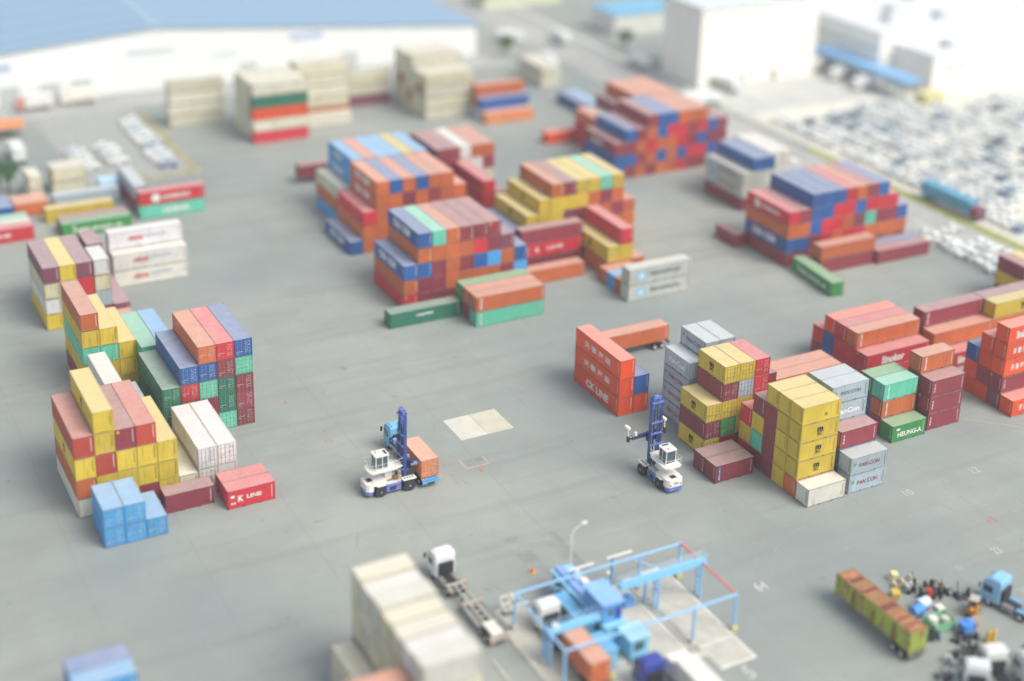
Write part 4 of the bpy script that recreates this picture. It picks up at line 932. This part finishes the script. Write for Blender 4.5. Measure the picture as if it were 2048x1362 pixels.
def heap(label, x, y, n_, cols, rad, seed, cat="scrap heap"):
    t = thing("scrap_heap", label, cat, (x, y, 0), 0, SG); r_ = random.Random(seed)
    for ci, c in enumerate(cols):
        b = MB()
        for k in range(n_):
            a = r_.uniform(0, 6.28); q = rad*math.sqrt(r_.random()); px, py = q*math.cos(a), q*math.sin(a)*.7; s_ = r_.uniform(.12, .4); h_ = r_.uniform(.2, .9)
            pts = [(px+s_*math.cos(g+a)*r_.uniform(.7, 1.2), py+s_*math.sin(g+a)*r_.uniform(.7, 1.2)) for g in (0, 1.2, 2.5, 3.7, 5)]
            b.prism(pts, r_.uniform(0, .2), h_, M(c, .6), .25)
            if r_.random() < .4: b.bar((px, py, .2), (px+r_.uniform(-1, 1), py+r_.uniform(-1, 1), r_.uniform(.3, 1.3)), .07, M(c, .6))
        b.build("scrap_pieces", t)
heap("black scrap heap with cream and white pieces behind rusty container", 110.0, 103.9, 9, ['2c2e34', 'c8bfa0', 'b8bcc0'], 1.7, 1)
heap("black scrap heap topped with a red piece", 112.3, 101.6, 12, ['24262c', '2f3138', '6a655c'], 2.1, 2)
heap("dark scrap parts around the bright blue tank", 109.3, 93.6, 8, ['2c2e34', '4a4a4c'], 1.5, 3)
heap("white and grey scrap pieces by the lower right machines", 105.2, 90.8, 8, ['d0d4d4', 'a9b4b4', '50545c'], 1.6, 4)
for nm, lb, ct, x, y, w_, d_, h_, c in (("crate", "yellow crate beside the rusty container roof", "crate", 107.7, 103.0, 1.1, .9, .8, YEL), ("crate", "cream crate on the far side of the scrap", "crate", 109.9, 105.7, 1.0, .8, .9, CRM),
                                ("crate", "small red crate on the black scrap", "crate", 111.1, 101.2, .7, .6, 1.1, M('c0342c', .5)), ("crate", "white crate right of the pale blue tank", "crate", 110.6, 98.9, 1.0, .9, .5, WHT)):
    t = thing(nm, lb, ct, (x, y, 0), rnd.uniform(0, 1.5), SG); b = MB(); b.box(-w_/2, -d_/2, .1, w_/2, d_/2, h_, c, bev=.04)
    for s_ in (-1, 1): b.box(-w_/2, s_*d_*.3-.06, 0, w_/2, s_*d_*.3+.06, .1, BRN)
    b.build("box", t)
t = thing("pallet_stack", "stack of beige pallets against the bright blue tank", "pallets", (112.0, 94.8, 0), .3, SG)
b = MB()
for k in range(6):
    for j in range(5): b.box(-.6+j*.26, -.5, .03+k*.2, -.42+j*.26, .5, .06+k*.2+.05, TAN)
    for s_ in (-.45, 0, .4): b.box(-.6, s_, k*.2, .62, s_+.09, k*.2+.03, TAN)
b.build("pallets", t)
for k, x in enumerate((111.2, 112.0)):
    t = thing("gas_cylinder", ("left of two yellow gas cylinders", "right of two yellow gas cylinders")[k], "gas cylinder", (x, 92.1, 0), 0, "pair of yellow gas cylinders"); b = MB(); b.cyl((0, 0, 0), (0, 0, 1.4), .27, YEL, 12); b.cyl((0, 0, 1.4), (0, 0, 1.6), .27, YEL, 12, .1); b.build("bottle", t); b = MB(); b.cyl((0, 0, 1.6), (0, 0, 1.8), .06, GALV, 8); b.build("valve", t)
tractor("pale blue truck tractor in the scrap corner at the right edge", (118.3, 93.6, 0), R(105), '8cbfe6', SG, '6fa0c8')
chassis("pale blue trailer behind the right edge tractor", (121.0, 84.0, 0), R(105), 9.5, '9cc0dc', SG)
tractor("white truck tractor pointing away at the lower right", (106.2, 84.6, 0), R(70), 'd6d8d6', SG)
tractor("second white truck tractor nearer the bottom edge", (101.8, 84.2, 0), R(50), 'd2dade', SG)
tractor("grey white tractor at the bottom right corner", (109.6, 82.0, 0), R(80), 'c2c8c8', SG)
heap("dark machine parts between the blue tank and white tractors", 107.6, 91.3, 10, ['26282e', '3a3c40', '8a8f90'], 1.8, 7)
heap("pale and dark scrap left of the white tractors", 102.9, 89.3, 9, ['c4cccc', '3c4046', 'a8b4bc'], 1.6, 8)
heap("black scrap on the far side of the forklift", 114.6, 99.6, 7, ['2a2c32', '54565a'], 1.1, 9)
heap("long dark bars by the rear of the green skip", 106.1, 95.4, 6, ['30323a', '4c5a70'], 1.0, 10)
pole_lamp("dark yard lamp post with a pale head at lower right", 111.0, 86.6, 2.6, -.6, .1, '3c3e46')

# ------------------------------------------------------------------ two workers in bright vests
def person(label, loc, rz, stride=.22):
    V = [(0, 0, .95), (0, 0, 1.12), (0, 0, 1.38), (0, 0, 1.5), (.02, 0, 1.6), (.02, 0, 1.72),
         (.0, .1, .9), (stride*.6, .11, .5), (stride, .11, .08), (stride+.16, .11, .04), (0, -.1, .9), (-stride*.2, -.11, .5), (-stride, -.11, .09), (-stride+.16, -.11, .04),
         (0, .19, 1.42), (-.06, .24, 1.15), (.02, .25, .92), (.04, .25, .82), (0, -.19, 1.42), (.1, -.24, 1.16), (.24, -.22, 1.0), (.31, -.2, .96)]
    E_ = [(0, 1), (1, 2), (2, 3), (3, 4), (4, 5), (0, 6), (6, 7), (7, 8), (8, 9), (0, 10), (10, 11), (11, 12), (12, 13), (2, 14), (14, 15), (15, 16), (16, 17), (2, 18), (18, 19), (19, 20), (20, 21)]
    rad = [.14, .13, .16, .06, .085, .1, .1, .075, .05, .045, .1, .075, .05, .045, .06, .045, .035, .035, .06, .045, .035, .035]
    me = bpy.data.meshes.new("person"); me.from_pydata(V, E_, []); o = bpy.data.objects.new("person", me); COL.objects.link(o)
    o.modifiers.new("skin", 'SKIN'); o.modifiers.new("sub", 'SUBSURF').levels = 1
    for i, q in enumerate(me.skin_vertices[0].data): q.radius = (rad[i], rad[i]); q.use_root = (i == 0)
    dg = bpy.context.evaluated_depsgraph_get(); m2 = bpy.data.meshes.new_from_object(o.evaluated_get(dg)); m2.name = "person"; bpy.data.objects.remove(o)
    m2.materials.clear(); m2.materials.append(M('2f3550', .8)); m2.materials.append(M('c89a80', .6))
    for p in m2.polygons: p.material_index = 1 if p.center.z > 1.56 or (abs(p.center.y) > .18 and p.center.z < .93 and p.center.z > .75) else 0
    r0 = link("person", m2, loc=loc); r0.rotation_euler = (0, 0, rz); tag(r0, label, "person", "workers at the gate")
    b = MB(); b.prism([(-.14, -.22), (.14, -.22), (.18, 0), (.14, .22), (-.14, .22), (-.18, 0)], .98, 1.46, M('c8dc4a', .6), .12)
    b.build("vest", r0); b = MB(); b.cyl((.02, 0, 1.72), (.02, 0, 1.82), .13, M('e6e4da', .4), 12, .07); b.build("helmet", r0)
person("worker in a yellow vest standing left of the narrow blue booth", (70.3, 116.6, 0), R(200))
person("worker in a yellow vest beside the rear of the terracotta gate box", (70.4, 104.6, 0), R(80))

# ------------------------------------------------------------------ cars
def car_mesh():
    body = MB(); P = CARPAINT
    body.extr([(-2.2, .25), (2.2, .25), (2.25, .62), (2.1, .82), (1.1, .95), (-1.7, .98), (-2.15, .9), (-2.25, .55)], 'y', -.86, .86, P)
    body.extr([(-1.75, .97), (.95, .95), (.3, 1.42), (-1.2, 1.45)], 'y', -.74, .74, P)
    for x in (-1.4, 1.4):
        for s_ in (-1, 1): body.cyl((x, s_*.68, .32), (x, s_*.89, .32), .32, RUBBER, 10)
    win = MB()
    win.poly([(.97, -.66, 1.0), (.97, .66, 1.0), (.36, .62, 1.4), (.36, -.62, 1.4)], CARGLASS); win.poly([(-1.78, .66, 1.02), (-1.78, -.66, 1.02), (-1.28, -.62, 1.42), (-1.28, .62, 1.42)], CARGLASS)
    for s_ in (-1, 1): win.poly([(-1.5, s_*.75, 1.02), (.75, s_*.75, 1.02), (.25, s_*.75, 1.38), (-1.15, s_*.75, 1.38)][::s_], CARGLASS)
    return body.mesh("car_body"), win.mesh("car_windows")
CB, CW = car_mesh()
def car(x, y, rz, c, label, group, cn):
    o = link("parked_car", CB, loc=(x, y, 0), color=lin(c)); o.rotation_euler = (0, 0, rz); tag(o, label, "car", group); link("windows", CW, o); o.scale = (rc.uniform(.88, 1.06), rc.uniform(.95, 1.05), rc.choice((1, 1, 1.05, 1.1, 1.3))); return o
CC = [('ecece8', 'white')]*11+[('c6cbce', 'silver')]*5+[('7a90ac', 'blue grey')]*1+[('5c6c7c', 'slate')]*1
rc = random.Random(11); nrow = 0; seen = {}
def in_view(x, y): return y > 173+(x-201)*0.93-1.0
for row, x in enumerate([208.6, 214.2, 221.0, 226.6, 233.4, 239.0, 245.8, 251.4, 258.2, 263.8, 270.6, 276.2, 283.0]):
    cars = []; y = 160.0+rc.uniform(0, 2)
    blockc = None
    while y < (252 if x < 255 else 246):
        y += 2.75
        if not in_view(x, y) or rc.random() < .10: continue
        if rc.random() < .4: blockc = None
        if rc.random() < .06: blockc = rc.choice([('6f88a8', 'blue grey'), ('64748a', 'slate')] + [None]*6)
        c = blockc if blockc else rc.choice(CC)
        cars.append((x+rc.uniform(-.25, .25), y, c))
    for i, (cx, cy, c) in enumerate(cars):
        nth = str(i+1)+('th' if 10 <= (i+1) % 100 <= 20 else {1: 'st', 2: 'nd', 3: 'rd'}.get((i+1) % 10, 'th'))
        car(cx, cy, rc.choice((0, math.pi)), c[0], f"{c[1]} car, {nth} from the near end, {ORD[row]} row from the road", "cars packed in the right car park", i)
for i in range(8):
    car(58.0+(i % 2)*6.2+rc.uniform(-.3, .3), 284.5+(i//2)*3.4+(i % 2)*1.0, rc.uniform(-.1, .1), rc.choice(['e6e8e6', 'dfe2e0', 'cfd6da']), f"white car, {ORD[i//2]} from front in {('left', 'right')[i % 2]} file of the left car park", "cars in the left car park", i)
for i in range(11):
    car(73.2+rc.uniform(-.3, .3)-(i % 2)*.2, 279.5+i*3.1, rc.uniform(2.9, 3.3), 'e6e8e6' if i % 4 else ('8a96b4' if i < 5 else 'b8c4d4'), f"pale car, {ORD[i]} from the front along the dry grass edge", "cars beside the dry grass", i)
nn = [0, 0]
for i in range(18):
    fl = i % 2; yy = 165.8+(i//2)*2.5+rc.uniform(-.4, .4)
    if rc.random() < .15: continue
    car((189.9, 195.6)[fl]+rc.uniform(-.5, .5), yy, rc.uniform(-.12, .12)+rc.choice((0, math.pi)), rc.choice(['eceeec', 'e2e6e6', 'dcdcd4']), f"small white car, {ORD[nn[fl]]} from near end, {('left', 'right')[fl]} file by the fence", "white cars by the yard fence", i); nn[fl] += 1

# ------------------------------------------------------------------ fence along the yard
t = thing("yard_fence", "long pale mesh fence between the yard and the road", "fence", (186.6, 100, 0)); b = MB()
for k in range(80): b.bar((0, k*3.0, 0), (0, k*3.0, 1.8), .06, GALV)
b.build("fence_posts", t); b = MB()
for z in (.2, .7, 1.2, 1.75): b.bar((0, 0, z), (0, 237, z), .03, GALV)
b.build("rails", t)

# ------------------------------------------------------------------ warehouse with the blue roof
def roof_mat():
    m = bpy.data.materials.new("blue_ribbed_roof"); m.use_nodes = True; t = m.node_tree; n = t.nodes; l = t.links; b = n["Principled BSDF"]
    geo = n.new("ShaderNodeNewGeometry"); sp = n.new("ShaderNodeSeparateXYZ"); l.new(geo.outputs['Position'], sp.inputs[0])
    pp = n.new("ShaderNodeMath"); pp.operation = 'PINGPONG'; pp.inputs[1].default_value = 5.5; l.new(sp.outputs['Y'], pp.inputs[0])
    mr = n.new("ShaderNodeMapRange"); mr.inputs[1].default_value = 0; mr.inputs[2].default_value = 2.2; mr.inputs[3].default_value = .8; mr.inputs[4].default_value = 0; l.new(pp.outputs[0], mr.inputs[0])
    mx = n.new("ShaderNodeMix"); mx.data_type = 'RGBA'; l.new(mr.outputs[0], mx.inputs[0]); mx.inputs[6].default_value = (*lin('86a4bf'), 1); mx.inputs[7].default_value = (*lin('6b90b4'), 1)
    l.new(mx.outputs[2], b.inputs['Base Color']); b.inputs['Roughness'].default_value = .4; return m
RB = roof_mat(); WW = mat("white_cladding", 'e6e9e7', .6, var=.04, scale=.2)
w = thing("warehouse", "huge white warehouse with a low blue gable roof at top left", "warehouse", (86, 334, 0)); O = Vector((86, 334, 0))
zr, ze, hx, dep = 15.0, 8.0, 84.0, 260.0
b = MB(); b.extr([(-hx, 0), (hx, 0), (hx, ze), (0, zr), (-hx, ze)], 'y', 0, dep, WW)
for k in range(42): b.box(-hx+4*k-.05, -.05, 0, -hx+4*k+.05, 0, ze-.2, WW)
b.build("wall", w)
for s_ in (-1, 1):
    b = MB(); b.extr([(0, zr+.02), (s_*(hx+.8), ze-.05), (s_*(hx+.8), ze+.4), (0, zr+.5)][::s_], 'y', -.6, dep+.6, RB); b.build("roof", w)
b = MB(); b.extr([(-.7, zr+.5), (.7, zr+.5), (.0, zr+.8)], 'y', -.62, dep+.6, M('a6bccd', .5)); b.build("ridge_cap", w)
for x0, z0, wd, hh, c in ((-42, 8.0, 9, 1.6, 'a8b8d8'), (-7, 8.8, 11, 1.2, 'c4ccd2'), (33, 8.6, 8.5, 1.7, 'b2c0da'), (14, 6.6, 5, .8, 'c4d2d2')):
    b = MB(); b.box(x0, -.12, z0, x0+wd, -.055, z0+hh, M(c, .6)); b.build("sign_panel", w)
for x0 in (-36, -27, -20, 20, 46, 62):
    b = MB(); b.box(x0, -.1, 0, x0+4.5, -.055, 4.2, M('b9bfbf', .6)); b.build("shutter_door", w)
box_truck("white box truck parked against the warehouse wall", (70.5, 329.8, 0), math.pi, 'e4d8d2', 'e6e2da', 6, "trucks at the warehouse")
box_truck("white truck with reddish cab at the warehouse wall left", (60.5, 328.6, 0), math.pi, 'c08878', 'dcdcd6', 6, "trucks at the warehouse")
# right white buildings
w = thing("cold_store", "tall plain white windowless building at top right", "building", (206, 284, 0))
b = MB(); b.box(0, 0, 0, 36, 16.4, 19.6, mat("cream_render", 'eceae2', .7, var=.03, scale=.1)); b.build("wall", w)
b = MB(); b.box(-.3, -.3, 19.6, 36.3, 16.7, 20.3, M('d0d6da', .6)); b.build("parapet", w)
for x0 in (3, 12, 22):
    b = MB(); b.box(x0, -.08, 0, x0+2.2, 0, 2.6, M('a8a89c', .6)); b.build("door", w)
w = thing("office_building", "white building with a blue canopy at top right", "building", (257, 257, 0))
b = MB(); b.box(0, 0, 0, 75, 14, 9.5, mat("pale_render", 'eaeae4', .7, var=.05, scale=.15)); b.box(-5, 14.02, 0, 75, 60, 12.5, MATS["pale_render"]); b.build("wall", w)
b = MB(); b.box(-.2, -.2, 9.5, 75.2, 13.98, 9.9, M('d6dade', .6)); b.box(-5.2, 14.0, 12.5, 75.2, 60.2, 12.9, M('d6dade', .6)); b.build("roof", w)
for k in range(12):
    b = MB(); b.box(-5.06, 16+k*3.6, 7.4, -5.0, 18+k*3.6, 9.0, M('b4bcbe', .4)); b.build("window", w)
for k in range(8):
    b = MB(); b.box(4+k*4, -.06, 5.6, 6.4+k*4, 0, 7.2, M('a9b4ba', .4)); b.build("window", w)
for x, y, z in ((4, 22, 12.9), (12, 30, 12.9), (20, 20, 12.9), (9, 5, 9.9), (28, 40, 12.9)):
    b = MB(); b.box(x, y, z, x+2.5, y+3, z+1.6, M('b4bcc0', .6)); b.build("roof_vent", w)
b = MB(); b.box(-11, -2.5, 4.7, -5.1, 33, 5.3, M('7fb0de', .5), 0); b.box(-11, -2.5, 4.2, -10.8, 33, 4.7, M('7fb0de', .5)); b.build("canopy", w)
for k in range(6):
    b = MB(); b.box(-10.7, -2+k*6.8, 0, -10.4, -1.7+k*6.8, 4.2, GALV); b.build("canopy_post", w)
for k, (y, c) in enumerate(((286, 'e6e6e2'), (277, 'dedede'), (268, 'e2e4e6'))):
    box_truck(f"{['first', 'second', 'third'][k]} white truck from the tall building backed under the canopy", (249.0, y, 0), math.pi, c, c, 5.5, "trucks under the blue canopy")
t = thing("forklift_shed", "small yellow cabin at the end of the blue canopy", "cabin", (248.5, 249.5, 0)); b = MB(); b.box(0, 0, 0, 6, 4, 2.8, M('d0c48a', .6)); b.build("wall", t); b = MB(); b.box(-.2, -.2, 2.8, 6.2, 4.2, 3.0, M('dcd4a4', .6)); b.build("roof", t)
# top centre background
t = thing("shed", "small white building with blue roof at top centre", "shed", (214, 336, 0)); b = MB(); b.box(0, 0, 0, 20, 12, 6, M('d4d4ce', .6)); b.build("wall", t); b = MB(); b.box(-.4, -.4, 6, 20.4, 12.4, 6.4, M('6fb2d8', .5)); b.build("roof", t)
t = thing("shed", "low cream shed behind the warehouse corner", "shed", (195, 378, 0)); b = MB(); b.box(0, 0, 0, 26, 10, 4, M('cfcfb8', .6)); b.build("wall", t); b = MB(); b.box(-.4, -.4, 4, 26.4, 10.4, 4.4, M('c6c8bc', .6)); b.build("roof", t)
for k, (x, y, rz, lb) in enumerate(((181, 312, UP, "white box truck behind the far cream pair"), (203.2, 303, UP, "white van by the tall white building"), (196.5, 332, UP, "white van on the road at top centre"), (180, 341, 0, "white box truck near the warehouse right corner"), (191, 272, 0.0, "white trailer truck behind the far red block"), (212.5, 276.5, UP, "white van parked before the tall white building"))):
    box_truck(lb, (x, y, 0), rz, 'e2e6e6', 'dfe3e2', 5.5 if k != 4 else 11, "vehicles at top centre")

# ------------------------------------------------------------------ trees
LEAF = []
for k, c in enumerate(('3f6a3c', '57824a', '2f5534')): LEAF.append(mat("leaves_%s" % ('mid', 'light', 'dark')[k], c, .8, var=.3, scale=1.5))
BARK = mat("bark", '5a4c40', .9)
def tree(label, x, y, h_, rad, seed, group):
    t = thing("tree", label, "tree", (x, y, 0), 0, group); r_ = random.Random(seed)
    b = MB(); b.cyl((0, 0, 0), (.1, .05, h_*.55), .22, BARK, 8, .12)
    cl = []
    for k in range(7):
        a = r_.uniform(0, 6.28); q = rad*r_.uniform(.3, .75); z = h_*r_.uniform(.5, .85); e = Vector((q*math.cos(a), q*math.sin(a), z)); cl.append((e, r_.uniform(.35, .55)*rad))
        b.cyl((.05, .03, h_*.35), tuple(e), .09, BARK, 6, .03)
    b.build("trunk", t)
    cl.append((Vector((0, 0, h_*.8)), rad*.55)); c = MB()
    for e, cr in cl:
        for k in range(130):
            v = Vector((r_.gauss(0, 1), r_.gauss(0, 1), r_.gauss(0, .8))).normalized()*cr*r_.uniform(.5, 1.05); p = e+v; s_ = r_.uniform(.12, .26)
            n_ = (v.normalized()+Vector((r_.uniform(-.7, .7), r_.uniform(-.7, .7), r_.uniform(-.2, .9)))).normalized(); t1 = n_.orthogonal().normalized(); t2 = n_.cross(t1)
            c.poly([p+t1*s_, p+t2*s_*.7, p-t1*s_, p-t2*s_*.7], LEAF[r_.randrange(3)])
    c.build("crown", t)
TRG = "trees at the left edge"
tree("green tree at the left edge, nearest the cream pair", 41.6, 276.5, 6.0, 2.4, 1, TRG)
tree("green tree at the left edge, behind the nearest one", 40.9, 283.0, 5.5, 2.2, 2, TRG)
tree("small tree at the left end of the cream boxes", 46.4, 277.5, 4.2, 1.6, 3, TRG)
tree("tree beside the low roofed building at top centre", 208.5, 322.0, 6, 2.8, 4, "trees at top centre")
tree("tree at the right corner of the warehouse", 176.5, 330.0, 6, 2.6, 5, "trees at top centre")
# left edge odds
t = thing("orange_shed", "orange roofed shelter at the far left edge", "shelter", (46, 312, 0)); b = MB()
for x, y in ((-4, -2), (4, -2), (-4, 2), (4, 2)): b.box(x-.1, y-.1, 0, x+.1, y+.1, 2.6, GALV)
b.build("posts", t); b = MB(); b.box(-5, -3, 2.6, 5, 3, 2.9, M('dc9058', .6)); b.build("roof", t)
box_truck("white box truck at the left edge below the orange shelter", (46.6, 292, 0), UP, 'c8dad2', 'dadedc', 6.5, "vehicles at the left edge")
box_truck("small light blue truck right of the cream boxes", (56.6, 268.6, 0), 0, '5b6c90', 'b4d4ea', 3.6, "vehicles at the left edge")

# ------------------------------------------------------------------ air: one closed box of thin haze round everything
HZ = 0.00028
hb = MB(); hb.box(-600, -500, -1, 1200, 1400, 112, DARK); me = hb.mesh("haze"); me.materials.clear()
hm = bpy.data.materials.new("haze"); hm.use_nodes = True; t = hm.node_tree; t.nodes.clear()
out = t.nodes.new("ShaderNodeOutputMaterial"); pv = t.nodes.new("ShaderNodeVolumePrincipled"); pv.inputs['Density'].default_value = HZ
pv.inputs['Color'].default_value = (.93, .96, 1, 1); pv.inputs['Anisotropy'].default_value = .2
t.links.new(pv.outputs[0], out.inputs['Volume']); me.materials.append(hm)
tag(link("haze", me), kind='stuff')
